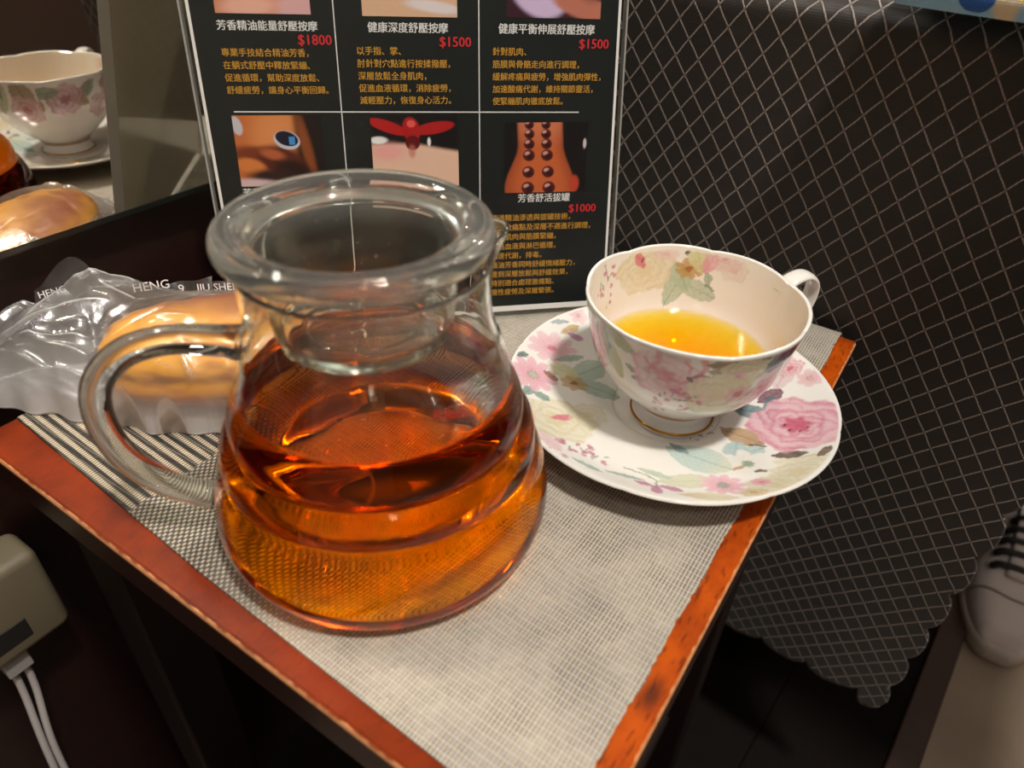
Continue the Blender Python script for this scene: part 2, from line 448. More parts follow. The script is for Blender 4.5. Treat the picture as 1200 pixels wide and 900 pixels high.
def cover_mesh():
    """One sheet: over the bed top, down the side facing the table; scalloped bottom and right edges."""
    aR, bB, bT = 0.0470, -0.3640, 0.1240
    def bottom(a):
        vb = -0.3636 - 0.112 * min(0.0301 - a, 0.16) if a < 0.0301 else -0.3636
        if a > 0.0301:                                       # the narrow corner tab
            q = (a - 0.0301) / (aR - 0.0301); return vb - 0.0225 * math.sqrt(max(0.0, 1 - (2 * q - 1) ** 2)) ** 0.8
        q = ((a - 0.0301) / 0.0402) % 1.0
        return vb - 0.0130 * math.sqrt(max(0.0, 1 - (2 * q - 1) ** 2))
    na, nb, nt_ = 300, 170, 40
    A = np.linspace(-0.392, aR, na)
    Ainv = np.linalg.inv(np.array([[0.00723, 0.00959], [0.00726, -0.00967]]))
    L0 = np.array([-0.15294, 0.12364])
    V = []; UV = []
    # arc length s: 0 at the hem, hanging part, then a rounded fold, then the top
    top_z = BT + 0.0022 - T
    for i in range(nb + nt_):
        for j, a0 in enumerate(A):
            a = a0
            if i < nb:
                s = i / (nb - 1)
                bb = bottom(a)
                bz = bB + (bT - bB) * s + (bb - bB) * max(0.0, 1 - s / 0.11)      # the scallops only shape the lowest part
                # scalloped right edge: push the outer columns
                tt = sstep(aR - 0.03, aR, a)
                q = ((bz - (-0.344)) / 0.0440) % 1.0
                lobe = math.sqrt(max(0.0, 1 - (2 * q - 1) ** 2))
                a = a0 + tt * 0.0085 * lobe
                off = 0.0016 * math.sin(a * 21 + bz * 9) * (1 - s) + 0.0012 * math.sin(a * 55 + 1.3) * (1 - s) ** 2
                b2 = bz
                P = PO + HD * a + VD * bz - np.array([NH[0], NH[1], 0]) * off
                P = P + np.array([0, 0, T])
            else:
                k = (i - nb + 1) / nt_
                base = PO + HD * a + VD * bT
                rise = top_z - base[2]
                arc = rise * PI / 2
                tot = arc + 1.60
                d = k ** 1.6 * tot
                if d < arc:
                    ph = d / rise
                    y, zz = rise * (1 - math.cos(ph)), rise * math.sin(ph)
                else:
                    y, zz = rise + (d - arc), rise
                tt = sstep(aR - 0.03, aR, a); q = ((d) / 0.0440) % 1.0
                a = a0 + tt * 0.0085 * math.sqrt(max(0.0, 1 - (2 * q - 1) ** 2))
                P = base + HD * (a - a0) + NH * y + np.array([0, 0, zz + T])
                b2 = bT + d
            V.append(P); UV.append((np.array([a, b2]) - L0) @ Ainv)
    return V, grid_faces(nb + nt_, na), UV
V, F, UV = cover_mesh()
cov = mesh('bed_cover', V, F, cover_mat(), None, True, uv=UV)
sol = cov.modifiers.new('thickness', 'SOLIDIFY'); sol.thickness = 0.0014; sol.offset = 1
tag(cov, 'dark brown bed cover with grey diamond lines and scalloped edges', 'bed cover')

# ------------------------------------------------------------------ printed cushion on the bed top
def cushion_mat():
    t = NT('printed cushion'); ob = t.obj()
    def blob(x, y, z, rx, seed):
        X, Y, Z = t.sep(ob)
        dx = t.math('DIVIDE', t.math('SUBTRACT', X, x), rx); dz = t.math('DIVIDE', t.math('SUBTRACT', Z, z), rx * 0.8)
        d = t.math('SQRT', t.math('ADD', t.math('MULTIPLY', dx, dx), t.math('MULTIPLY', dz, dz)))
        d = t.math('ADD', d, t.math('MULTIPLY', t.math('SUBTRACT', t.noise(ob, 70 + seed, 2), 0.5), 0.5))
        return t.math('SUBTRACT', 1.0, t.sm(d, 0.9, 1.0))
    c = rgba((150, 202, 240))
    X, Y, Z = t.sep(ob)
    st = t.sm(t.noise(t.scale(ob, (30, 4, 8)), 1.0, 1), 0.52, 0.56)
    c = t.mix(st, c, rgba((226, 212, 182)))
    for k, (x, z, rx, col) in enumerate([(-0.168, 0.010, 0.009, (236, 222, 190)), (-0.153, 0.004, 0.007, (44, 100, 186)), (-0.128, 0.010, 0.013, (236, 204, 110)), (-0.124, 0.016, 0.009, (134, 76, 26)),
                                        (-0.121, 0.004, 0.005, (242, 208, 80)), (-0.108, 0.010, 0.008, (236, 222, 196)), (-0.085, 0.012, 0.012, (60, 110, 186)), (-0.055, 0.008, 0.014, (236, 210, 130)), (-0.02, 0.014, 0.012, (134, 76, 26)),
                                        (0.02, 0.010, 0.015, (236, 222, 196)), (0.06, 0.012, 0.013, (60, 110, 186)), (0.10, 0.010, 0.014, (236, 204, 110)), (0.14, 0.012, 0.013, (236, 222, 196))]):
        c = t.mix(blob(x, -0.015, z, rx, k * 7), c, rgba(col))
    wv = t.n('ShaderNodeTexWave', bands_direction='Z'); t.l(ob, wv.inputs[0]); wv.inputs['Scale'].default_value = 330
    wx = t.n('ShaderNodeTexWave', bands_direction='X'); t.l(ob, wx.inputs[0]); wx.inputs['Scale'].default_value = 330
    h = t.math('ADD', wv.outputs[1], wx.outputs[1])
    return t.done(t.bsdf(c, 0.85, t.bump(h, 0.0004, 0.5)))
def cushion_mesh(lx=0.19, ly=0.15, hz=0.045, n=60):
    V = []; F = []
    for sgn in (1, -1):
        for i in range(n):
            for j in range(n):
                x = -1 + 2 * i / (n - 1); y = -1 + 2 * j / (n - 1)
                ed = max(0.0, (1 - abs(x) ** 4)) ** 0.5 * max(0.0, (1 - abs(y) ** 4)) ** 0.5
                pinch = 1 - 0.05 * (1 - abs(y)) * abs(x) ** 3
                z = hz * (0.28 + 0.72 * ed) if sgn > 0 else -hz * 0.12 * (0.2 + 0.8 * ed) 
                if abs(x) == 1 or abs(y) == 1: z = 0.010
                V.append((x * lx * pinch, y * ly * (1 - 0.05 * (1 - abs(x)) * abs(y) ** 3), z))
    m = n * n
    F = grid_faces(n, n) + grid_faces(n, n, off=m)
    bd = [i * n for i in range(n)] + [(n - 1) * n + j for j in range(1, n)] + [i * n + n - 1 for i in range(n - 2, -1, -1)] + [j for j in range(n - 2, 0, -1)]
    for k in range(len(bd)):
        a, c = bd[k], bd[(k + 1) % len(bd)]; F.append((a, c, c + m, a + m))
    return V, F
V, F = cushion_mesh()
cpos = PO + HD * 0.095 + NH * 0.100
cu = mesh('cushion', V, F, cushion_mat(), None, True, loc=(cpos[0], cpos[1], BT + 0.0095), rotz=BROT)
tag(cu, 'blue and cream printed cushion on top of the bed cover', 'cushion')

# ------------------------------------------------------------------ painted flowers (flat pattern of the porcelain)
WHITE = s2l((250, 247, 240))
GLAZE = 0.79                                     # glazed china sends back about four fifths of the light
class Paint:
    def __init__(s, U, V, base=WHITE, brush=0.5):
        U, V = np.asarray(U, float), np.asarray(V, float)
        # loose brush edges and uneven washes (millimetres)
        wu = 0.42 * np.sin(1.55 * V + 0.7 * np.sin(0.9 * U)) + 0.24 * np.sin(3.1 * U + 2.3 * V + 1.0) + 0.16 * np.sin(5.3 * V - 4.1 * U)
        wv = 0.42 * np.sin(1.45 * U + 0.8 * np.sin(1.1 * V) + 2.0) + 0.24 * np.sin(2.7 * V - 2.9 * U) + 0.16 * np.sin(4.9 * U + 4.3 * V)
        s.U, s.V = U + brush * wu, V + brush * wv
        s.wash = 1.0 - brush * 0.26 * np.clip(0.5 + 0.5 * np.sin(0.9 * U + 1.7 * np.sin(0.7 * V)) * np.sin(1.3 * V + 0.8 * np.sin(1.9 * U)) + 0.2 * np.sin(4.0 * U + 3.1 * V), 0, 1)
        s.c = np.tile(np.asarray(base, float), (len(s.U), 1)); s.mask = np.ones(len(s.U))
    def put(s, m, col):
        m = np.clip(m * s.mask * s.wash, 0, 1)[:, None]
        col = np.asarray(col, float)
        if col.ndim == 1: col = col[None]
        s.c = s.c * (1 - m) + col * m
    def loc(s, x, y, ang=0.0, sx=1.0, sy=1.0):
        dx, dy = s.U - x, s.V - y; ca, sa = math.cos(R_(ang)), math.sin(R_(ang))
        return (dx * ca + dy * sa) / sx, (-dx * sa + dy * ca) / sy
    def rose(s, x, y, R, pal, rot=0.0, sq=1.0, a=0.95, seed=0):
        X, Y = s.loc(x, y, rot, R, R * sq)
        rr = np.hypot(X, Y); th = np.arctan2(Y, X)
        edge = 1 + 0.07 * np.sin(5 * th + seed) + 0.04 * np.sin(11 * th + 2 * seed)
        body = 1 - sstep(edge - 0.08, edge + 0.02, rr)
        c0, c1, c2 = [s2l(q) for q in pal[:3]]
        ph = rr * 3.4 + 0.55 * np.sin(2 * th + seed) + 0.3 * np.sin(3 * th - seed) + 0.22 * np.sin(7 * th + 4 * rr) + th / (2 * PI)
        fr = ph % 1.0
        shade = sstep(0.35, 1.0, fr) * 0.75 * (0.75 + 0.25 * np.sin(3 * th + 2 * seed))
        col = c0[None] * (1 - shade[:, None]) + c1[None] * shade[:, None]
        s.put(body * a, col)
        s.put((1 - sstep(0.20, 0.36, rr + 0.05 * np.sin(6 * th))) * a * 0.9, c2)
        ring = np.exp(-((rr - 0.52 - 0.05 * np.sin(4 * th + seed)) / 0.05) ** 2)
        s.put(ring * 0.55 * a, c1)
        rim = np.exp(-((rr - edge + 0.10) / 0.07) ** 2) * (np.sin(2 * th + seed) > -0.2)
        s.put(rim * 0.5 * a * body, c1)
        if len(pal) > 3:
            s.put(np.exp(-((rr - 0.24) / 0.035) ** 2) * (np.sin(7 * th + 1) > 0.55) * (np.sin(th + 0.6) < 0.3) * 0.9, s2l(pal[3]))
    def daisy(s, x, y, R, n, cp, ce, cc, rot=0.0, sq=1.0, a=0.9, ang=0.0, core=0.22):
        X, Y = s.loc(x, y, ang, R, R * sq)
        rr = np.hypot(X, Y); th = np.arctan2(Y, X) + R_(rot)
        pet = 0.62 + 0.38 * np.abs(np.cos(n * th / 2)) ** 0.7
        m = 1 - sstep(pet - 0.10, pet + 0.02, rr)
        st = 0.5 + 0.5 * np.cos(n * 3 * th)
        k = np.clip((1 - rr) * 0.9 * (0.5 + 0.5 * st), 0, 1)[:, None]
        s.put(m * a, s2l(cp)[None] * (1 - k) + s2l(ce)[None] * k)
        s.put((1 - sstep(core - 0.05, core + 0.03, rr)) * 0.95, s2l(cc))
        s.put(np.exp(-((rr - core) / 0.04) ** 2) * (np.sin(9 * th) > 0) * 0.6, s2l(cc) * 0.45)
    def leaf(s, x, y, L, W, ang, c, cv, a=0.9, veins=5, tip=None):
        X, Y = s.loc(x, y, ang, L, W)
        wid = np.clip(1 - X ** 2, 0, 1) ** 0.8 * (1 + 0.22 * X)
        m = (np.abs(X) < 1) * (1 - sstep(0.88, 1.0, np.abs(Y) / np.maximum(wid, 1e-4)))
        col = np.tile(s2l(c), (len(X), 1))
        if tip is not None:
            k = sstep(0.1, 0.9, X)[:, None]; col = col * (1 - k) + s2l(tip)[None] * k
        s.put(m * a, col)
        s.put(m * np.exp(-(Y / 0.06) ** 2) * 0.5, s2l(cv))
        v = np.exp(-(((X - 0.55 * np.abs(Y)) * veins % 1.0 - 0.5) / 0.10) ** 2)
        s.put(m * v * 0.20, s2l(cv))
    def stroke(s, pts, wd, c, a=0.9):
        pts = np.array(pts, float); d = np.full(len(s.U), 1e9); 
        for p, q in zip(pts[:-1], pts[1:]):
            v = q - p; t = np.clip(((s.U - p[0]) * v[0] + (s.V - p[1]) * v[1]) / max(v @ v, 1e-9), 0, 1)
            d = np.minimum(d, np.hypot(s.U - p[0] - t * v[0], s.V - p[1] - t * v[1]))
        s.put((1 - sstep(wd * 0.6, wd * 1.2, d)) * a, s2l(c))
    def spray(s, x, y, R, n, seed, cf=(212, 120, 150), cl=(120, 146, 130)):
        rd = random.Random(seed)
        for k in range(n):
            an = rd.uniform(0, 2 * PI); q = R * math.sqrt(rd.random())
            fx, fy = x + q * math.cos(an), y + q * math.sin(an)
            s.daisy(fx, fy, R * rd.uniform(0.16, 0.26), 5, cf, tuple(np.array(cf) * 0.85), tuple(np.array(cf) * 0.75), rd.uniform(0, 90), rd.uniform(0.6, 1), 0.8, rd.uniform(0, 180), 0.12)
            if k % 2 == 0:
                a2 = rd.uniform(0, 360)
                s.leaf(x + q * 0.7 * math.cos(an + 1), y + q * 0.7 * math.sin(an + 1), R * 0.2, R * 0.055, a2, cl, tuple(np.array(cl) * 0.7), 0.85, 1)
PINK = ((240, 196, 204), (214, 118, 146), (206, 84, 116), (78, 34, 40))
CREAM = ((236, 228, 198), (214, 202, 158), (226, 210, 168))

def saucer_paint(U, V):
    p = Paint(U, V)
    L, D = p.leaf, p.daisy
    # right group
    L(62, 20, 13, 6, 60, (236, 214, 214), (222, 140, 152)); p.rose(66, 23, 7, ((240, 206, 208), (226, 132, 146), (218, 90, 112)), 20, 0.8, 0.85, 2)
    p.daisy(73, 13, 7, 7, (244, 214, 214), (228, 150, 164), (226, 190, 170), 10)
    L(52, 5, 8, 4.5, 30, (126, 70, 92), (80, 40, 60)); L(42, -6, 10, 5.5, 150, (104, 136, 142), (58, 84, 96)); L(51, -3, 8, 4.2, 75, (96, 130, 138), (60, 86, 98))
    L(47, -13, 8, 4, -60, (120, 150, 154), (70, 96, 106))
    L(32, -24, 11, 7, -40, (196, 158, 112), (150, 104, 62), tip=(176, 132, 84)); p.stroke([(34, -31), (40, -33), (37, -35)], 0.8, (88, 52, 26))
    p.rose(47, -56, 18, CREAM, 30, 0.72, 0.75, 1); p.rose(34, -65, 12, CREAM, 10, 0.7, 0.7, 3)
    L(48, -41, 8, 3, 0, (88, 58, 34), (50, 32, 20)); L(62, -43, 5, 2.2, 40, (112, 78, 46), (60, 40, 24))
    p.rose(58, -19, 22, PINK, 10, 0.95, 0.97, 0.7)
    L(26, -36, 9, 6, 70, (186, 210, 208), (120, 156, 160)); L(34, -36, 6, 4, 20, (186, 210, 208), (120, 156, 160))
    D(29, -46, 12.5, 7, (250, 248, 240), (232, 230, 214), (150, 172, 150), 12, 0.95, 0.97, 0, 0.2)
    p.stroke([(31, -52), (35, -52), (33, -51)], 0.9, (98, 66, 36)); p.stroke([(22, -50), (26, -48)], 0.9, (196, 150, 96))
    # big pale leaf and pink daisy at the front
    L(8, -41, 16, 11, -35, (202, 222, 214), (150, 182, 172), tip=(222, 228, 204)); L(1, -33, 6, 2.5, -50, (138, 166, 170), (96, 128, 140))
    L(-1, -60, 13, 6, 8, (222, 222, 192), (196, 196, 156)); L(5, -73, 12, 4, -5, (226, 216, 178), (206, 190, 140))
    p.rose(24, -70, 6, ((226, 206, 160), (206, 176, 122), (198, 160, 100)), 0, 0.6, 0.8)
    D(14, -62.5, 10.5, 10, (246, 206, 214), (228, 140, 162), (150, 176, 160), 0, 0.9, 0.95, 0, 0.24)
    D(30, -61, 5, 6, (240, 190, 200), (222, 120, 146), (214, 150, 150), 30, 0.7)
    p.spray(18, -16, 7, 5, 5, (196, 150, 182)); p.spray(10, -24, 6, 4, 8, (196, 150, 182))
    # small purple bloom with its stems
    L(-20, -65, 4, 2, 160, (206, 138, 172), (170, 90, 130)); L(-15.5, -69.5, 4.4, 2.6, -100, (206, 138, 172), (170, 90, 130)); L(-9, -67, 5.5, 2.3, -20, (206, 138, 172), (170, 90, 130))
    p.stroke([(-15, -66), (-14, -61), (-18, -57), (-27, -53)], 0.5, (150, 166, 130)); L(-14, -55.5, 8, 2.4, -25, (198, 212, 190), (130, 160, 150)); L(-28, -60, 9, 1.6, -12, (170, 192, 180), (120, 150, 146))
    # left front sprays
    p.spray(-47, -41, 9, 8, 11); p.spray(-38, -46, 8, 7, 12, (222, 150, 172)); p.spray(-56, -47, 8, 5, 13, (236, 178, 190))
    L(-44, -57, 8, 1.8, -30, (160, 186, 172), (110, 140, 130)); L(-60, -43, 9, 4, -55, (246, 214, 218), (234, 176, 186))
    # left cream rose
    p.rose(-56, -23, 20, CREAM, 0, 0.85, 0.8, 0.3); L(-53, -20, 6, 2.6, 20, (226, 128, 148), (206, 90, 118)); p.rose(-40, -14, 11, CREAM, 50, 0.8, 0.5, 1.1)
    L(-63, -6, 5, 3, -30, (142, 168, 158), (90, 120, 112)); L(-69, -5, 5, 3, 60, (142, 168, 158), (90, 120, 112))
    # left daisies and leaves
    D(-57, 34, 15, 9, (246, 212, 218), (226, 120, 150), (226, 130, 150), 15, 0.8, 0.85, 20, 0.14)
    D(-67, 9, 14, 10, (244, 200, 210), (226, 132, 158), (192, 200, 178), 0, 0.95, 0.92, 60, 0.2)
    L(-73, 21, 4, 2, 30, (92, 122, 112), (60, 84, 76))
    L(-38, 22, 13, 7.5, 40, (190, 210, 194), (126, 158, 146)); L(-35, 9, 13, 6.5, -12, (186, 208, 192), (120, 152, 142)); L(-48, 29, 9, 2.5, 25, (176, 198, 182), (110, 140, 130))
    L(-51, 18, 8, 6, -20, (226, 226, 178), (196, 190, 128)); D(-46, 10, 8, 7, (214, 178, 118), (186, 132, 74), (176, 120, 66), 40, 0.8, 0.8); L(-58, 12, 5, 2.2, -40, (176, 132, 96), (120, 80, 50))
    # top
    L(-54, 54, 7, 1.6, 20, (176, 188, 190), (120, 138, 146)); L(-47, 51, 7, 2.6, 40, (206, 176, 120), (170, 130, 70)); L(-44, 47, 5, 2.5, -20, (206, 150, 186), (170, 100, 146))
    D(-42, 62, 6, 6, (248, 222, 224), (236, 170, 184), (230, 180, 180), 0)
    # the part behind the cup
    p.rose(-8, 60, 15, CREAM, 0, 0.8, 0.8, 2); p.rose(22, 58, 13, PINK, 40, 0.9, 0.9, 1.4); L(38, 50, 10, 5, 60, (190, 210, 194), (126, 158, 146)); L(6, 46, 9, 4, -30, (198, 214, 190), (130, 160, 140)); L(48, 40, 8, 3, 20, (196, 158, 112), (150, 104, 62))
    return p.c

ROUT = 44.0
def cup_paint_out(TH, Z):
    """TH in degrees round the bowl, Z height in mm; both as seen when looking at the outside."""
    U = np.asarray(TH) * PI / 180 * ROUT; V = np.asarray(Z)
    p = Paint(U, V)
    k = PI / 180 * ROUT
    p.mask = sstep(16.5, 20, V) * (1 - sstep(69.0, 70.2, V))
    L, D = p.leaf, p.daisy
    L(-168 * k, 60, 13, 8, 80, (176, 158, 128), (140, 116, 84)); p.rose(-166 * k, 49, 12, ((238, 206, 206), (212, 140, 152), (200, 110, 128)), 0, 1, 0.85, 2)
    L(-146 * k, 57, 14, 4.5, -62, (190, 198, 156), (120, 140, 104)); L(-141 * k, 66, 10, 3.5, -20, (178, 186, 140), (120, 136, 90)); p.stroke([(-151 * k, 69), (-146 * k, 58)], 0.7, (96, 112, 104))
    L(-132 * k, 54, 3.2, 1.5, -25, (128, 148, 142), (84, 104, 100)); L(-124 * k, 57, 4, 1.4, -25, (128, 148, 142), (84, 104, 100)); L(-127 * k, 50, 3.5, 1.8, 10, (128, 152, 146), (84, 104, 100))
    p.rose(-112 * k, 57, 15, ((240, 208, 212), (226, 148, 164), (214, 96, 122)), 0, 0.92, 0.8, 1)
    for (a0, z0_, a1, z1_, wd) in ((-117, 69, -119, 60, 1.6), (-119, 60, -110, 56, 1.5), (-96, 69, -95, 62, 1.5), (-95, 62, -104, 55, 1.3), (-104, 67, -101, 61, 0.9), (-124, 64, -121, 57, 0.8)):
        p.stroke([(a0 * k, z0_), ((a0 + a1) / 2 * k + 1.1, (z0_ + z1_) / 2 + 0.8), (a1 * k, z1_)], wd * 0.8, (216, 96, 120), 0.6)
    L(-101 * k, 50, 9, 4, -10, (240, 190, 196), (220, 130, 148))
    L(-84 * k, 68, 8, 3.6, 8, (150, 124, 84), (100, 76, 46)); L(-87 * k, 63, 5, 2.2, -10, (160, 132, 92), (104, 80, 50)); L(-68 * k, 69, 6, 3, 20, (134, 106, 70), (90, 66, 40))
    p.stroke([(-101 * k, 58), (-96 * k, 61), (-90 * k, 60), (-86 * k, 63)], 0.6, (126, 92, 52)); p.stroke([(-99 * k, 57), (-101 * k, 59)], 0.8, (70, 46, 28))
    p.rose(-74 * k, 63, 10, CREAM, 0, 0.8, 0.85, 0.2); D(-78 * k, 60, 6, 6, (244, 206, 212), (226, 140, 160), (206, 110, 130), 0, 0.7)
    p.rose(-84 * k, 49, 14, CREAM, 20, 0.95, 0.85, 1.2); D(-72 * k, 49, 6.5, 7, (240, 196, 204), (206, 88, 116), (196, 80, 104), 10, 1.0, 0.9, 0, 0.3)
    D(-57 * k, 50, 6, 6, (244, 206, 214), (226, 150, 170), (220, 140, 160), 0)
    L(-58 * k, 66, 7, 3.2, 70, (96, 126, 142), (56, 80, 98)); L(-53 * k, 62, 6, 2.6, 30, (106, 134, 146), (60, 84, 100)); L(-50 * k, 69, 7, 3.5, 40, (176, 84, 124), (120, 50, 84)); L(-45 * k, 64, 6, 3, 60, (150, 76, 112), (100, 44, 76))
    p.spray(-108 * k, 42, 9, 10, 21, (214, 116, 156), (96, 128, 112)); p.spray(-99 * k, 46, 7, 8, 22, (214, 116, 156), (96, 128, 112)); p.spray(-118 * k, 36, 6, 5, 23, (224, 150, 176))
    # the side turned to the mirror
    for (a0, z_, kind) in ((-30, 48, 1), (40, 50, 0), (62, 60, 2), (84, 52, 1), (104, 60, 0), (122, 46, 2), (138, 60, 1), (158, 56, 0), (176, 62, 1)):
        if kind == 0: p.rose(a0 * k, z_, 14, ((216, 176, 180), (166, 92, 112), (146, 66, 90)), a0, 0.85, 0.85, a0)
        elif kind == 1: L(a0 * k, z_, 11, 5, a0, (150, 164, 140), (96, 112, 92)); L((a0 + 8) * k, z_ - 6, 9, 4, a0 + 70, (176, 142, 92), (120, 88, 50))
        else: p.rose(a0 * k, z_, 11, ((232, 200, 200), (196, 110, 130), (170, 70, 96)), 0, 0.9, 0.9, a0)
    return p.c
def cup_paint_in(TH, Z):
    k = PI / 180 * 42.0
    p = Paint(np.asarray(TH) * k, np.asarray(Z), s2l((250, 244, 230)))
    p.mask = 1 - sstep(68.5, 69.8, p.V)
    L, D = p.leaf, p.daisy
    p.rose(112 * k, 60, 16, ((238, 226, 192), (222, 204, 154), (232, 214, 170)), 0, 0.72, 0.85, 0.5)
    L(114.5 * k, 65, 4.5, 2.6, 60, (226, 120, 128), (206, 80, 96)); p.stroke([(113 * k, 64.5), (113 * k, 66)], 0.5, (70, 40, 40))
    p.spray(142 * k, 65, 7, 6, 31, (222, 130, 160)); p.spray(148 * k, 58, 7, 6, 32, (222, 130, 160)); p.spray(147 * k, 52, 5, 3, 33, (222, 130, 160))
    L(90 * k, 50, 10, 5.5, 118, (190, 204, 172), (124, 148, 128), veins=3); L(76 * k, 51, 11, 5, -165, (194, 206, 176), (124, 148, 128), veins=3); L(86 * k, 56, 8, 5, 60, (190, 204, 172), (124, 148, 128), veins=2)
    D(82 * k, 60.5, 7, 8, (206, 164, 92), (184, 124, 60), (176, 112, 56), 20, 0.8, 0.9); L(77 * k, 66, 7.5, 5, 70, (222, 218, 160), (190, 176, 100)); p.stroke([(85 * k, 68), (84 * k, 69)], 0.9, (60, 40, 30))
    L(70 * k, 64.5, 6, 3.5, 110, (236, 170, 176), (224, 130, 140)); p.rose(61 * k, 67.5, 8, ((242, 206, 204), (234, 168, 172), (230, 150, 158)), 0, 0.7, 0.7, 1); p.rose(55 * k, 64, 7, ((238, 226, 206), (232, 196, 190), (232, 190, 184)), 0, 0.8, 0.6, 1)
    L(69 * k, 57, 3.4, 2, 70, (170, 186, 160), (110, 134, 116)); p.stroke([(70 * k, 54), (64 * k, 52)], 0.6, (124, 146, 128)); p.rose(97 * k, 67, 6, ((244, 214, 208), (236, 186, 184), (232, 176, 176)), 0, 0.5, 0.6)
    return p.c

M['china'] = painted('painted porcelain', 0.10, 0.5)

# ------------------------------------------------------------------ saucer
SC = (0.0774, 0.2830)
def saucer():
    prof = smooth_profile([(0, 0.0040), (0.018, 0.0040), (0.0255, 0.0042), (0.0290, 0.0058), (0.050, 0.0098), (0.065, 0.0134), (0.0775, 0.0186), (0.0793, 0.0190)], 28)
    under = smooth_profile([(0.0793, 0.0190), (0.0796, 0.0180), (0.077, 0.0164), (0.064, 0.0110), (0.045, 0.0060), (0.030, 0.0024), (0.0285, 0.0002), (0.0265, 0.0002), (0.0255, 0.0020), (0, 0.0022)], 6)
    P = np.vstack([prof, under[1:]])
    seg = 560
    def df(V):
        r = np.hypot(V[:, 0], V[:, 1]); th = np.arctan2(V[:, 1], V[:, 0])
        k = sstep(0.06, 0.079, r)
        s = 1 + 0.010 * k * (np.abs(np.cos(4 * th)) ** 0.6 - 0.7)
        V[:, 0] *= s; V[:, 1] *= s
        return V
    V, F = lathe(P, seg, df)
    cols = saucer_paint(V[:, 0] * 1000, V[:, 1] * 1000)
    r = np.hypot(V[:, 0], V[:, 1])
    top_n = 1 + (len(prof) - 1) * seg
    cols[top_n:] = WHITE
    rimk = sstep(0.0775, 0.0784, r)[:, None]
    cols = (cols * (1 - rimk) + WHITE * rimk) * GLAZE
    o = mesh('saucer', V, F, M['china'], None, True, cols=cols, loc=(SC[0], SC[1], MZ))
    tag(o, 'white porcelain saucer with pink roses and green leaves under the teacup', 'saucer')
saucer()

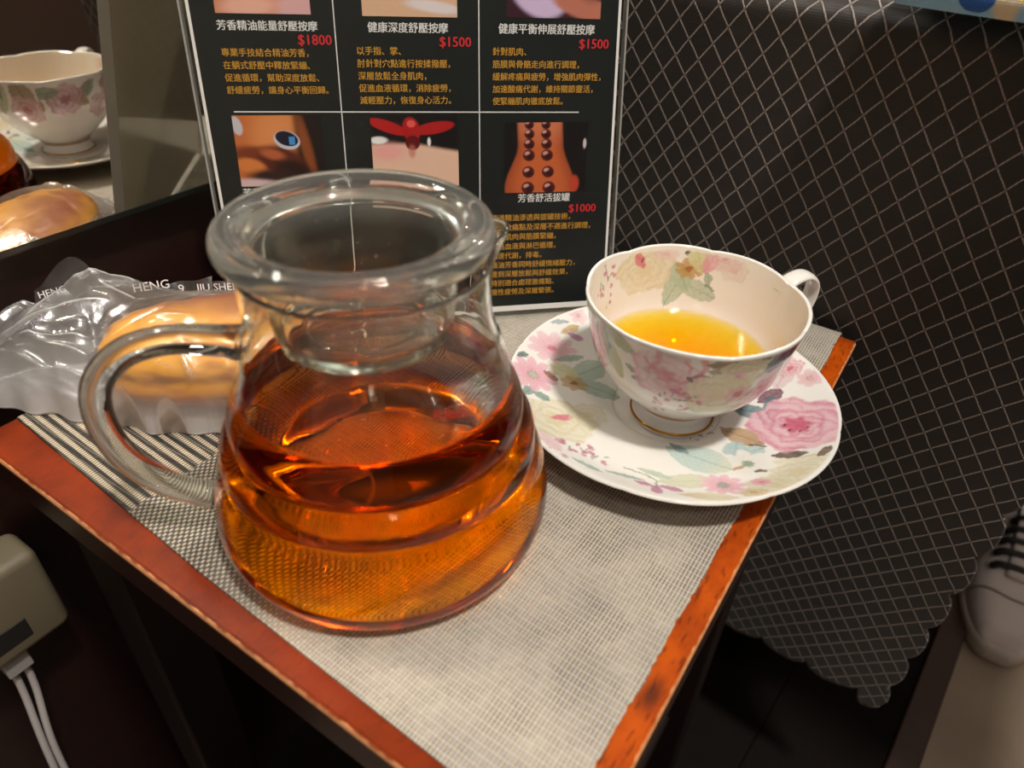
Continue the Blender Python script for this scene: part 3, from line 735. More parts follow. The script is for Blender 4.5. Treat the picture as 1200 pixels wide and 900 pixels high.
# ------------------------------------------------------------------ teacup
CC = (0.0795, 0.2795); CZ = MZ + 0.0042
def cup():
    root = empty('teacup', (CC[0], CC[1], CZ))
    tag(root, 'white porcelain teacup with pink flowers, standing on the saucer', 'teacup')
    zo = 0.0054 - 0.0012                              # the heights below are above the table top
    outer = [(0.0190, 0.0158), (0.0222, 0.0180), (0.0278, 0.0228), (0.0366, 0.0322), (0.0425, 0.0425), (0.0457, 0.0550), (0.0476, 0.0640), (0.0490, 0.0702)]
    op = smooth_profile(outer, 22)
    rim = [(0.0490, 0.0702), (0.0489, 0.0712), (0.0481, 0.0715), (0.0473, 0.0710)]
    inner = [(0.0473, 0.0710), (0.0455, 0.0630), (0.0436, 0.0545), (0.0403, 0.0425), (0.0352, 0.0320), (0.0275, 0.0232), (0.0190, 0.0188), (0.010, 0.0178), (0, 0.0176)]
    ip = smooth_profile(inner, 18)
    P = np.vstack([[(0, 0.0150)], op, smooth_profile(rim, 4)[1:], ip[1:]])
    P[:, 1] -= zo
    seg = 640
    def df(V):
        z = V[:, 2] + zo; th = np.arctan2(V[:, 1], V[:, 0])
        k = sstep(0.035, 0.070, z)
        wv = np.abs(np.cos(3.5 * th + 0.4)) ** 0.7 - 0.72
        s = 1 + 0.014 * k * wv
        V[:, 0] *= s; V[:, 1] *= s
        V[:, 2] += 0.0011 * k ** 2 * wv
        return V
    V, F = lathe(P, seg, df)
    Vd = np.array(V); TH = np.degrees(np.arctan2(Vd[:, 1], Vd[:, 0])); Z = (Vd[:, 2] + zo) * 1000
    n_out = 1 + len(op) * seg
    n_rim = n_out + 4 * 3 * seg
    cols = np.tile(s2l((250, 247, 240)), (len(Vd), 1))
    cols[:n_out] = cup_paint_out(TH[:n_out], Z[:n_out])
    cols[n_rim:] = cup_paint_in(TH[n_rim:], Z[n_rim:])
    mesh('bowl', V, F, M['china'], root, True, cols=cols * GLAZE)
    # foot with its two gilt lines
    ft = smooth_profile([(0.0165, 0.0056), (0.0196, 0.0056), (0.0204, 0.0062), (0.0200, 0.0075), (0.0184, 0.0100), (0.0178, 0.0125), (0.0182, 0.0146), (0.0192, 0.0162)], 6)
    ft2 = [(0.015, 0.0162), (0.0155, 0.0075), (0.0165, 0.0056)]
    Pf = np.vstack([ft, ft2]); Pf[:, 1] -= zo; Pf[:, 1] -= Pf[:, 1].min() - 0.0002
    V, F = lathe(Pf, 128)
    mesh('foot', V, F, plain('foot porcelain', (216, 214, 214), 0.12, Coat_Weight=0.4), root, True)
    gold = plain('gilt', (205, 150, 62), 0.22, Metallic=1.0)
    V, F = lathe(smooth_profile([(0.0202, 0.0016), (0.0207, 0.0021), (0.0203, 0.0030), (0.0196, 0.0026), (0.0202, 0.0016)], 4), 128); o = mesh('gilt_band', V, F, gold, root, True)
    V, F = lathe(smooth_profile([(0.0180, 0.0090), (0.0186, 0.0097), (0.0191, 0.0106), (0.0182, 0.0108), (0.0180, 0.0090)], 4), 128); o = mesh('gilt_band', V, F, gold, root, True)
    # ear-shaped handle
    ha = R_(24)
    path = bez([(0.0470, 0, 0.0640), (0.0530, 0, 0.0690), (0.0605, 0, 0.0705), (0.0665, 0, 0.0665), (0.0680, 0, 0.0590), (0.0655, 0, 0.0500), (0.0590, 0, 0.0420), (0.0500, 0, 0.0370), (0.0400, 0, 0.0345)], 8)
    path[:, 2] -= zo
    V, F = tube(path, np.linspace(0.0040, 0.0032, len(path)), 20, 1.0, True, (0, 1, 0))
    ang = np.array([[math.cos(ha), -math.sin(ha), 0], [math.sin(ha), math.cos(ha), 0], [0, 0, 1]])
    # strap section: wide across, thin along the curve
    C = path; tw = []
    for i in range(len(path)):
        for j in range(20):
            q = V[i * 20 + j] - path[i]; tw.append(path[i] + q * np.array([0.50, 1.25, 0.50]))
    mesh('handle', np.array(tw) @ ang.T, F, plain('handle porcelain', (226, 222, 214), 0.1, Coat_Weight=0.5), root, True)
    return ip, zo
CUP_IN, CZO = cup()
def absorber(name, sig, gloss_ior, refract):
    """Clear liquid: absorption per metre in red, green and blue."""
    t = NT(name)
    k = max(sig) * 1.02
    ab = t.n('ShaderNodeVolumeAbsorption'); ab.inputs['Color'].default_value = tuple(1 - s / k for s in sig) + (1,)
    ab.inputs['Density'].default_value = k
    if refract:
        g = t.n('ShaderNodeBsdfGlass'); g.inputs['IOR'].default_value = gloss_ior; g.inputs['Roughness'].default_value = 0.0
        return t.done(g.outputs[0], ab.outputs[0])
    fr = t.n('ShaderNodeFresnel'); fr.inputs['IOR'].default_value = gloss_ior
    tr = t.n('ShaderNodeBsdfTransparent'); gl = t.n('ShaderNodeBsdfGlossy'); gl.inputs['Roughness'].default_value = 0.02
    mx = t.n('ShaderNodeMixShader'); gg = t.n('ShaderNodeNewGeometry'); t.l(t.math('MULTIPLY', fr.outputs[0], t.math('SUBTRACT', 1.0, gg.outputs['Backfacing'])), mx.inputs[0]); t.l(tr.outputs[0], mx.inputs[1]); t.l(gl.outputs[0], mx.inputs[2])
    return t.done(mx.outputs[0], ab.outputs[0])
def cup_tea():
    lvl = 0.0405
    P = CUP_IN[::-1]
    P = P[P[:, 1] < lvl - 0.0004]
    rt = np.interp(lvl, CUP_IN[::-1, 1], CUP_IN[::-1, 0])
    Q = np.vstack([P + np.array([0.0002, -0.0002]), [(rt + 0.0002, lvl), (rt + 0.00015, lvl), (rt - 0.0002, lvl), (rt - 0.004, lvl), (0, lvl)]]); Q[0, 0] = 0
    Q[:, 1] -= CZO
    V, F = lathe(Q, 128)
    o = mesh('tea', V, F, absorber('pale tea', (2.5, 19.0, 210.0), 1.33, False), None, True, loc=(CC[0], CC[1], CZ))
    tag(o, 'golden yellow tea filling the flowered teacup', 'tea')
cup_tea()

# ------------------------------------------------------------------ glass tea server
PC = (-0.0499, 0.2118)
TL = 0.0720                                      # tea level
def glass_mat(name, tint=(1, 1, 1), fog=0.0, z0=0.0, z1=0.01):
    t = NT(name); v = t.obj(); n = t.noise(v, 45, 2)
    g = t.n('ShaderNodeBsdfGlass'); g.inputs['IOR'].default_value = 1.47; g.inputs['Roughness'].default_value = 0.0
    g.inputs['Color'].default_value = tuple(tint) + (1,)
    t.l(t.bump(n, 0.0004, 0.12), g.inputs['Normal'])
    if fog <= 0: return t.done(g.outputs[0])
    # condensation: a thin milky film on the glass
    df = t.n('ShaderNodeBsdfDiffuse'); df.inputs[0].default_value = (0.8, 0.79, 0.75, 1)
    tl = t.n('ShaderNodeBsdfTranslucent'); tl.inputs[0].default_value = (0.8, 0.79, 0.75, 1)
    m0 = t.n('ShaderNodeMixShader'); t.l(df.outputs[0], m0.inputs[1]); t.l(tl.outputs[0], m0.inputs[2])
    mx = t.n('ShaderNodeMixShader'); t.l(t.math('MULTIPLY', t.math('MULTIPLY_ADD', n, fog, fog * 0.4), t.sm(t.sep(v)[2], z0, z1)), mx.inputs[0]); t.l(g.outputs[0], mx.inputs[1]); t.l(m0.outputs[0], mx.inputs[2])
    return t.done(mx.outputs[0])
M['glass'] = glass_mat('clear glass', (0.97, 0.98, 0.96))
M['body_glass'] = glass_mat('server glass', (0.97, 0.98, 0.96), 0.03, 0.09, 0.115)
wg = NT('glass wetted by tea'); wt = wg.n('ShaderNodeBsdfTransparent'); wt.inputs[0].default_value = (0.99, 0.99, 0.98, 1); M['wet_glass'] = wg.done(wt.outputs[0])
M['lid_glass'] = glass_mat('lid glass', (0.97, 0.98, 0.96), 0.09, 0.112, 0.1215)
POT_OUT = [(0.0, 0.0114), (0.0190, 0.0102), (0.0355, 0.0046), (0.0440, 0.0010), (0.0495, 0.0001), (0.0555, 0.0000), (0.0598, 0.0010), (0.0640, 0.0055), (0.0662, 0.0130), (0.0659, 0.0210), (0.0642, 0.0300), (0.0619, 0.0370), (0.0597, 0.0412), (0.0597, 0.0450), (0.0589, 0.0490), (0.0566, 0.0525), (0.0541, 0.0548),
           (0.0546, 0.0578), (0.0541, 0.0620), (0.0524, 0.0665), (0.0504, 0.0710), (0.0488, 0.0758), (0.0474, 0.0808), (0.0458, 0.0860), (0.0435, 0.0915), (0.0420, 0.0990), (0.0417, 0.1070), (0.0418, 0.1150), (0.0422, 0.1190)]
SPA = R_(28.0)
def spout(V):
    th = np.arctan2(V[:, 1], V[:, 0]); d = (th - SPA + PI) % (2 * PI) - PI
    k = np.exp(-(d / 0.20) ** 2) * sstep(0.102, 0.1190, V[:, 2])
    r = np.hypot(V[:, 0], V[:, 1]); s = 1 + k * 0.0100 / np.maximum(r, 0.01) * (r > 0.03)
    V[:, 0] *= s; V[:, 1] *= s; V[:, 2] += 0.0012 * k
    return V
pot = empty('tea_server', (PC[0], PC[1], MZ))
tag(pot, 'rounded clear glass tea server with lid and looped handle', 'teapot')
po = smooth_profile(POT_OUT, 5)
def inset(P, d):
    t = np.gradient(P, axis=0); t /= np.linalg.norm(t, axis=1)[:, None] + 1e-12
    n = np.c_[-t[:, 1], t[:, 0]]
    Q = P + n * d; Q[:, 0] = np.maximum(Q[:, 0], 0); return Q
pin = inset(po, 0.0020); pin[0] = (0, 0.0136)
top = smooth_profile([po[-1], (0.0420, 0.1201), (0.0412, 0.1203), pin[-1]], 3)
V, F = lathe(np.vstack([po, top[1:-1], pin[::-1]]), 160, spout)
body = mesh('body', V, F, M['body_glass'], pot, True)
body.data.materials.append(M['wet_glass'])               # where tea wets the wall the glass no longer bends light on its own
for f in body.data.polygons:
    if f.center.z < TL - 0.0002: f.material_index = 1
# lid: thick flange, hollow plug
lid = [(0, 0.0868), (0.0285, 0.0868), (0.0312, 0.0880), (0.0326, 0.0915), (0.0350, 0.1100), (0.0366, 0.1168), (0.0395, 0.1186), (0.0440, 0.1188), (0.0465, 0.1202), (0.0472, 0.1228), (0.0464, 0.1252),
       (0.0448, 0.1264), (0.0438, 0.1262), (0.0428, 0.1268), (0.0400, 0.1270), (0.0386, 0.1266), (0.0376, 0.1264), (0.0356, 0.1246), (0.0340, 0.1180), (0.0308, 0.0945), (0.0296, 0.0914), (0.0270, 0.0900), (0.0215, 0.0896), (0.0205, 0.0904), (0.0190, 0.0896), (0, 0.0896)]
lid = [(q[0] * 0.958, q[1] + 0.0040) for q in lid]
V, F = lathe(smooth_profile(lid, 5), 160); V[:, 0] -= 0.0026; V[:, 1] += 0.0020
mesh('lid', V, F, M['lid_glass'], pot, True)
# looped handle
HA = R_(192)
hp = bez([(0.0445, 0, 0.0880), (0.0520, 0, 0.0895), (0.0680, 0, 0.0910), (0.0830, 0, 0.0865), (0.0940, 0, 0.0745), (0.0970, 0, 0.0580), (0.0930, 0, 0.0400), (0.0820, 0, 0.0255), (0.0710, 0, 0.0190), (0.0655, 0, 0.0172)], 9)
rad = np.interp(np.linspace(0, 1, len(hp)), [0, 0.08, 0.2, 0.85, 0.95, 1], [0.0068, 0.0058, 0.0052, 0.0052, 0.0058, 0.0068])
V, F = tube(hp, rad, 28)
ca, sa = math.cos(HA), math.sin(HA)
V = V @ np.array([[ca, -sa, 0], [sa, ca, 0], [0, 0, 1]]).T
mesh('handle', V, F, M['glass'], pot, True)
# tea
tin = inset(po, 0.00008); tin[0] = (0, 0.0115)
keep = tin[tin[:, 1] < TL - 0.0008]
rt = np.interp(TL, tin[40:, 1], tin[40:, 0])
V, F = lathe(np.vstack([keep, [(np.interp(TL - 0.0003, tin[40:, 1], tin[40:, 0]), TL - 0.0003), (rt, TL), (rt - 0.0002, TL), (rt - 0.0006, TL), (rt - 0.004, TL), (0, TL)]]), 160)
o = mesh('brewed_tea', V, F, absorber('amber tea', (3.0, 18.5, 125.0), 1.35, True), None, True, loc=(PC[0], PC[1], MZ))
tag(o, 'dark amber tea inside the clear glass server', 'tea')

# ------------------------------------------------------------------ price list in its acrylic stand
SA = np.array([-0.1528, 0.3364, 0.0])
su = np.array([0.978, 0.2087, 0]); su /= np.linalg.norm(su)
LEAN = R_(11.5)
sn = np.array([su[1], -su[0], 0])                           # towards the camera
sup = np.array([-sn[0] * math.sin(LEAN), -sn[1] * math.sin(LEAN), math.cos(LEAN)])
sno = np.cross(su, sup)
if sno @ sn < 0: sno = -sno
sign = bpy.data.objects.new('price_list_stand', None); COL.objects.link(sign)
sign.matrix_world = Matrix(((su[0], sup[0], sno[0], SA[0]), (su[1], sup[1], sno[1], SA[1]), (su[2], sup[2], sno[2], MZ + 0.0006), (0, 0, 0, 1)))
tag(sign, 'black massage price list standing upright in a clear acrylic holder', 'sign')
def acrylic():
    t = NT('acrylic sheet')
    fr = t.n('ShaderNodeFresnel'); fr.inputs['IOR'].default_value = 1.25
    tr = t.n('ShaderNodeBsdfTransparent'); tr.inputs[0].default_value = (0.97, 0.98, 0.98, 1)
    gl = t.n('ShaderNodeBsdfGlossy'); gl.inputs['Roughness'].default_value = 0.03
    mx = t.n('ShaderNodeMixShader'); gg = t.n('ShaderNodeNewGeometry'); t.l(t.math('MULTIPLY', fr.outputs[0], t.math('SUBTRACT', 1.0, gg.outputs['Backfacing'])), mx.inputs[0]); t.l(tr.outputs[0], mx.inputs[1]); t.l(gl.outputs[0], mx.inputs[2])
    return t.done(mx.outputs[0])
M['acrylic'] = acrylic()
M['acrylic_edge'] = plain('acrylic edge', (150, 148, 142), 0.25)
MM = 0.001
box('front_sheet', -0.0015, 0.2135, 0.0, 0.302, 0.0012, 0.0030, M['acrylic'], sign, 0.0003)
box('back_sheet', -0.0015, 0.2135, 0.0, 0.302, -0.0030, -0.0012, M['acrylic'], sign, 0.0003)
for x in (-0.0026, 0.2136):
    box('side_edge', x, x + 0.0010, 0.0, 0.302, -0.0030, 0.0030, M['acrylic_edge'], sign, 0.0002)
# foot behind, lying on the mat
fa = math.tan(LEAN)
def foot_pt(x, d, z):                                       # d metres behind the sheet on the mat
    wv = -sn * d + np.array([0, 0, z])
    return (x, wv @ sup, wv @ sno)
V = [foot_pt(x, d, z) for z in (0.0, 0.002) for d in (0.004, 0.060) for x in (0.02, 0.192)]
F = [(0, 1, 3, 2), (4, 5, 7, 6), (0, 1, 5, 4), (2, 3, 7, 6), (0, 2, 6, 4), (1, 3, 7, 5)]
mesh('foot', V, F, M['acrylic'], sign, False)
def poster_mat():
    t = NT('black poster'); v = t.obj(); X, Y, Z = t.sep(v)
    bd = t.math('MINIMUM', t.math('MINIMUM', t.math('SUBTRACT', X, 0.0018), t.math('SUBTRACT', 0.2102, X)), t.math('SUBTRACT', Y, 0.0068))
    n = t.noise(v, 12, 2)
    c = t.mix(t.sm(n, 0.3, 0.7), rgba((26, 30, 29)), rgba((31, 34, 33)))
    c = t.mix(t.sm(bd, 0.0, 0.0002), rgba((238, 232, 226)), c)
    back = t.sm(Z, -0.00030, -0.00025)
    c = t.mix(back, rgba((200, 186, 160)), c)
    return t.done(t.bsdf(c, 0.35))
poster = box('poster', 0.0005, 0.2115, 0.0036, 0.298, -0.0005, 0.0004, poster_mat(), sign, 0.0)
M['ink_white'] = plain('white ink', (226, 222, 218), 0.5)
M['ink_red'] = plain('red ink', (206, 40, 48), 0.5)
M['ink_gold'] = plain('gold ink', (206, 150, 50), 0.5)
ROTP = R_(-0.75)
def pt(x, y):                                               # the print sits a little skewed in the holder
    x0, y0 = 105.0, 120.0
    c, s = math.cos(ROTP), math.sin(ROTP)
    return ((x0 + (x - x0) * c - (y - y0) * s) * MM, (y0 + (x - x0) * s + (y - y0) * c) * MM)
def text(name, s, x, y, size, mat, bold=0.0, pitch=1.4, z=0.00062, parent=None, rot=None):
    cu_ = bpy.data.curves.new(name, 'FONT'); cu_.body = s; cu_.size = size * MM; cu_.space_line = pitch
    cu_.resolution_u = 2; cu_.align_y = 'CENTER' if '\n' not in s else 'TOP_BASELINE'
    tmp = bpy.data.objects.new(name + '_tmp', cu_); COL.objects.link(tmp)
    dg = bpy.context.evaluated_depsgraph_get(); dg.update()
    me = bpy.data.meshes.new_from_object(tmp.evaluated_get(dg))
    bpy.data.objects.remove(tmp, do_unlink=True); bpy.data.curves.remove(cu_)
    if bold > 0:                                            # heavier strokes: the outline printed again a hair to each side
        n_ = len(me.vertices); co = np.zeros(n_ * 3, np.float32); me.vertices.foreach_get('co', co); co = co.reshape(-1, 3)
        fs = [tuple(p_.vertices) for p_ in me.polygons]; V_ = []; F_ = []
        for k_, (dx_, dy_) in enumerate(((-1, 0), (1, 0), (0, 0.8))):
            V_ += [(float(c_[0]) + dx_ * bold * MM, float(c_[1]) + dy_ * bold * MM, 0.000004 * k_) for c_ in co]
            F_ += [tuple(i_ + k_ * n_ for i_ in f_) for f_ in fs]
        bpy.data.meshes.remove(me); me = bpy.data.meshes.new(name); me.from_pydata(V_, [], F_)
    me.name = name; me.materials.clear(); me.materials.append(mat)
    o = bpy.data.objects.new(name, me); COL.objects.link(o); o.parent = parent or poster
    px, py = pt(x, y)
    o.location = (px, py, z); o.rotation_euler.z = ROTP if rot is None else rot
    return o
def body_text(lines, x, y, pitch, size=4.0):
    """y = middle of the first line."""
    return text('body_text', '\n'.join(lines), x, y - size * 0.36, size, M['ink_gold'], 0.04, pitch / size)
def rule(x0, y0, x1, y1, wd=0.55):
    a, b_ = np.array(pt(x0, y0)), np.array(pt(x1, y1)); d = (b_ - a) / np.linalg.norm(b_ - a); n = np.array([-d[1], d[0]]) * wd * MM / 2
    q = [a - n, b_ - n, b_ + n, a + n]
    mesh('rule_line', [(x, y, z) for z in (0.00045, 0.00060) for x, y in q], [(0, 1, 2, 3), (4, 5, 6, 7), (0, 1, 5, 4), (1, 2, 6, 5), (2, 3, 7, 6), (3, 0, 4, 7)], M['ink_white'], poster, False)
rule(67.0, 296, 66.3, 12); rule(137.3, 296, 137.0, 8); rule(14.5, 116.3, 191, 115.2)
text('title_text', '芳香精油能量舒壓按摩', 12.2, 154.4, 4.65, M['ink_white'], 0.10)
text('title_text', '健康深度舒壓按摩', 82.2, 154.4, 4.95, M['ink_white'], 0.10)
text('title_text', '健康平衡伸展舒壓按摩', 147.0, 154.6, 5.05, M['ink_white'], 0.10)
text('title_text', '芳香舒活拔罐', 158.2, 70.0, 5.0, M['ink_white'], 0.10)
text('title_text', '芳香', 13.0, 76.5, 4.8, M['ink_white'], 0.10)
for (s, x, y) in (('$1800', 48.6, 148.6), ('$1500', 117.0, 148.4), ('$1500', 189.2, 148.2), ('$1000', 187.6, 63.8)):
    text('price_text', s, x, y, 6.4, M['ink_red'], 0.10)
body_text(['專業手技結合精油芳香，', '在躺式舒壓中釋放緊繃、', '促進循環，幫助深度放鬆、', '舒緩疲勞，讓身心平衡回歸。'], 12.6, 143.0, 5.6, 3.92)
body_text(['以手指、掌、', '肘針對穴點進行按揉撥壓，', '深層放鬆全身肌肉，', '促進血液循環，消除疲勞，', '減輕壓力，恢復身心活力。'], 76.0, 144.2, 5.7, 4.08)
body_text(['針對肌肉、', '筋膜與骨骼走向進行調理，', '緩解疼痛與疲勞，增強肌肉彈性，', '加速酸痛代謝，維持關節靈活，', '使緊繃肌肉徹底放鬆。'], 144.0, 144.4, 5.9, 4.05)
body_text(['透過精油滲透與拔罐技術，', '針對敏痛點及深層不適進行調理，', '放鬆肌肉與筋膜緊繃，', '活絡血液與淋巴循環，', '加速代謝，排毒。', '精油芳香同時舒緩情緒壓力，', '達到深層放鬆與舒緩效果，', '特別適合處理激痛點、', '慢性疲勞及深層緊張。'], 143.0, 59.6, 5.42, 4.05)
# printed photographs
M['print'] = painted('printed photo', 0.4, 0.0)
def nz(X, Y, k, seed):
    rd = np.random.RandomState(seed); v = np.zeros_like(X)
    for i in range(7):
        fx, fy, ph = rd.uniform(-k, k), rd.uniform(-k, k), rd.uniform(0, 6.28)
        v += np.sin(fx * X + fy * Y + ph)
    return v / 7
def photo(x0, y0, x1, y1, fn, nx=120, ny=100):
    X, Y = np.meshgrid(np.linspace(0, 1, nx), np.linspace(0, 1, ny))
    X, Y = X.ravel(), Y.ravel()
    c = Paint(X, Y, s2l((20, 16, 16)), 0.0); fn(c, X, Y)
    V = [(*pt(x0 + (x1 - x0) * a, y0 + (y1 - y0) * b_), 0.00055) for a, b_ in zip(X, Y)]
    return mesh('printed_photo', V, grid_faces(ny, nx), M['print'], poster, False, cols=c.c)
def ell(X, Y, x, y, a, b_, ang=0, soft=0.12):
    ca, sa = math.cos(R_(ang)), math.sin(R_(ang)); dx, dy = X - x, Y - y
    d = np.hypot((dx * ca + dy * sa) / a, (-dx * sa + dy * ca) / b_); return 1 - sstep(1 - soft, 1 + soft, d)
def ph_stone(p, X, Y):
    n = nz(X, Y, 9, 1)
    back = 1 - sstep(0.62, 0.80, X + 0.12 * (1 - Y) + 0.03 * n)
    p.put(back, s2l((206, 122, 66))); p.put(back * sstep(0.45, 0.0, X) * 0.5, s2l((170, 84, 40))); p.put(ell(X, Y, 0.5, 0.72, 0.3, 0.3, 0, .5) * 0.5 * back, s2l((226, 150, 92)))
    p.put(ell(X, Y, 0.86, 0.7, 0.13, 0.6, 10, .4), s2l((30, 20, 18))); p.put(ell(X, Y, 0.80, 0.55, 0.06, 0.5, 8, .6) * .7, s2l((160, 84, 40)))
    p.put(ell(X, Y, 0.30, 0.40, 0.40, 0.16, -12, .3), s2l((120, 54, 30))); p.put(ell(X, Y, 0.50, 0.36, 0.28, 0.20, -30, .3), s2l((86, 36, 24))); p.put(ell(X, Y, 0.40, 0.46, 0.14, 0.07, -20, .5) * .8, s2l((190, 100, 60)))
    p.put(ell(X, Y, 0.62, 0.22, 0.22, 0.14, -20, .4), s2l((40, 18, 16))); p.put(ell(X, Y, 0.14, 0.30, 0.17, 0.10, -20, .3), s2l((206, 120, 60))); p.put(ell(X, Y, 0.36, 0.14, 0.26, 0.10, 0, .5), s2l((46, 24, 24)))
    p.put(ell(X, Y, 0.12, 0.02, 0.40, 0.09, -4, .4), s2l((206, 176, 176))); p.put(ell(X, Y, 0.04, 0.86, 0.06, 0.13, 10, .2), s2l((196, 190, 194)))
    p.put(ell(X, Y, 0.585, 0.655, 0.155, 0.125, -28, .06), s2l((196, 192, 206))); p.put(ell(X, Y, 0.585, 0.675, 0.135, 0.098, -28, .06), s2l((22, 26, 44)))
    q = (np.abs(X - 0.645) < 0.035) * (np.abs(Y - 0.645) < 0.055); p.put(q * 0.9, s2l((70, 150, 214)))
def ph_cones(p, X, Y):
    n = nz(X, Y, 8, 3)
    sk = sstep(0.0, 0.08, 0.66 - Y + 0.06 * n - 0.22 * np.clip(X - 0.55, 0, 1)); p.put(sk, s2l((226, 184, 160))); p.put(ell(X, Y, 0.18, 0.5, 0.2, 0.12, 0, .6) * .6, s2l((232, 148, 150)))
    p.put(ell(X, Y, 0.08, 0.66, 0.10, 0.05, 0, .3), s2l((232, 230, 228)))
    for (x, y, a, b_, an, c) in ((0.2, 0.84, 0.24, 0.075, -24, (176, 26, 28)), (0.46, 0.80, 0.10, 0.17, 8, (168, 24, 26)), (0.72, 0.82, 0.24, 0.08, 12, (172, 26, 28)), (0.47, 0.62, 0.085, 0.10, 0, (96, 14, 18)), (0.46, 0.88, 0.05, 0.05, 0, (226, 84, 78))):
        p.put(ell(X, Y, x, y, a, b_, an, .1), s2l(c))
    p.put(ell(X, Y, 0.46, 0.50, 0.04, 0.09, 0, .5) * .7, s2l((190, 110, 96))); p.put(ell(X, Y, 0.66, 0.63, 0.02, 0.06, 0, .3), s2l((230, 226, 220)))
def ph_cups(p, X, Y):
    n = nz(X, Y, 9, 5)
    wd = 0.27 + 0.17 * sstep(0.7, 0.05, Y) + 0.015 * n
    cx = 0.42 + 0.03 * (1 - Y)
    bk = 1 - sstep(wd - 0.03, wd + 0.02, np.abs(X - cx)); p.put(bk, s2l((196, 96, 52))); p.put(bk * sstep(0.5, 1, np.abs(X - cx) / wd) * .5, s2l((130, 52, 30))); p.put(bk * sstep(0.6, 1, Y) * .4, s2l((214, 140, 104)))
    p.put(ell(X, Y, 0.86, 0.12, 0.06, 0.12, 0, .3), s2l((186, 66, 44))); p.put(ell(X, Y, 0.97, 0.70, 0.02, 0.07, 0, .3), s2l((206, 196, 190)))
    for (y, sx, rd_) in ((0.97, 0.10, 0.055), (0.84, 0.10, 0.060), (0.70, 0.105, 0.065), (0.54, 0.11, 0.072), (0.30, 0.12, 0.074), (0.07, 0.13, 0.078)):
        for sg in (-1, 1):
            x = cx - 0.03 + sg * sx
            p.put(ell(X, Y, x, y, rd_, rd_ * 1.15, 0, .1), s2l((82, 26, 24))); p.put(ell(X, Y, x - 0.02, y + 0.03, rd_ * .45, rd_ * .35, 30, .4), s2l((206, 150, 140))); p.put(ell(X, Y, x + 0.01, y - 0.02, rd_ * .5, rd_ * .5, 0, .4), s2l((50, 16, 18)))
def ph_hand(p, X, Y):
    n = nz(X, Y, 8, 7); p.put(np.ones_like(X), s2l((196, 118, 80))); p.put(sstep(.55, .75, X + .1 * n), s2l((214, 164, 164))); p.put(ell(X, Y, .35, .10, .3, .16, 5, .5), s2l((226, 170, 150))); p.put(ell(X, Y, .3, .55, .4, .2, -10, .5) * .8, s2l((150, 70, 46)))
def ph_dark(p, X, Y):
    n = nz(X, Y, 8, 9); sk = sstep(0, .06, .46 - Y + .1 * n + .2 * (X - .3)) ; p.put(sk, s2l((214, 172, 140))); p.put(ell(X, Y, .75, .14, .3, .08, -10, .3), s2l((220, 206, 206)))
def ph_towel(p, X, Y):
    n = nz(X, Y, 9, 11); p.put(np.ones_like(X), s2l((56, 24, 36))); p.put(ell(X, Y, .34, .42, .30, .44, 20, .12), s2l((206, 180, 214))); p.put(ell(X, Y, .82, .16, .36, .16, -24, .2), s2l((186, 112, 92))); p.put(ell(X, Y, .9, .7, .2, .4, 0, .4), s2l((24, 18, 24)))
photo(12.6, 159.8, 56.0, 192, ph_hand, 60, 50); photo(80.2, 159.6, 126.4, 192, ph_dark, 60, 50); photo(151.0, 160.0, 200.0, 192, ph_towel, 60, 50)
photo(13.0, 80.0, 56.0, 114.6, ph_stone); photo(80.4, 78, 125.6, 114.4, ph_cones); photo(150.6, 73.4, 196.6, 110.2, ph_cups)

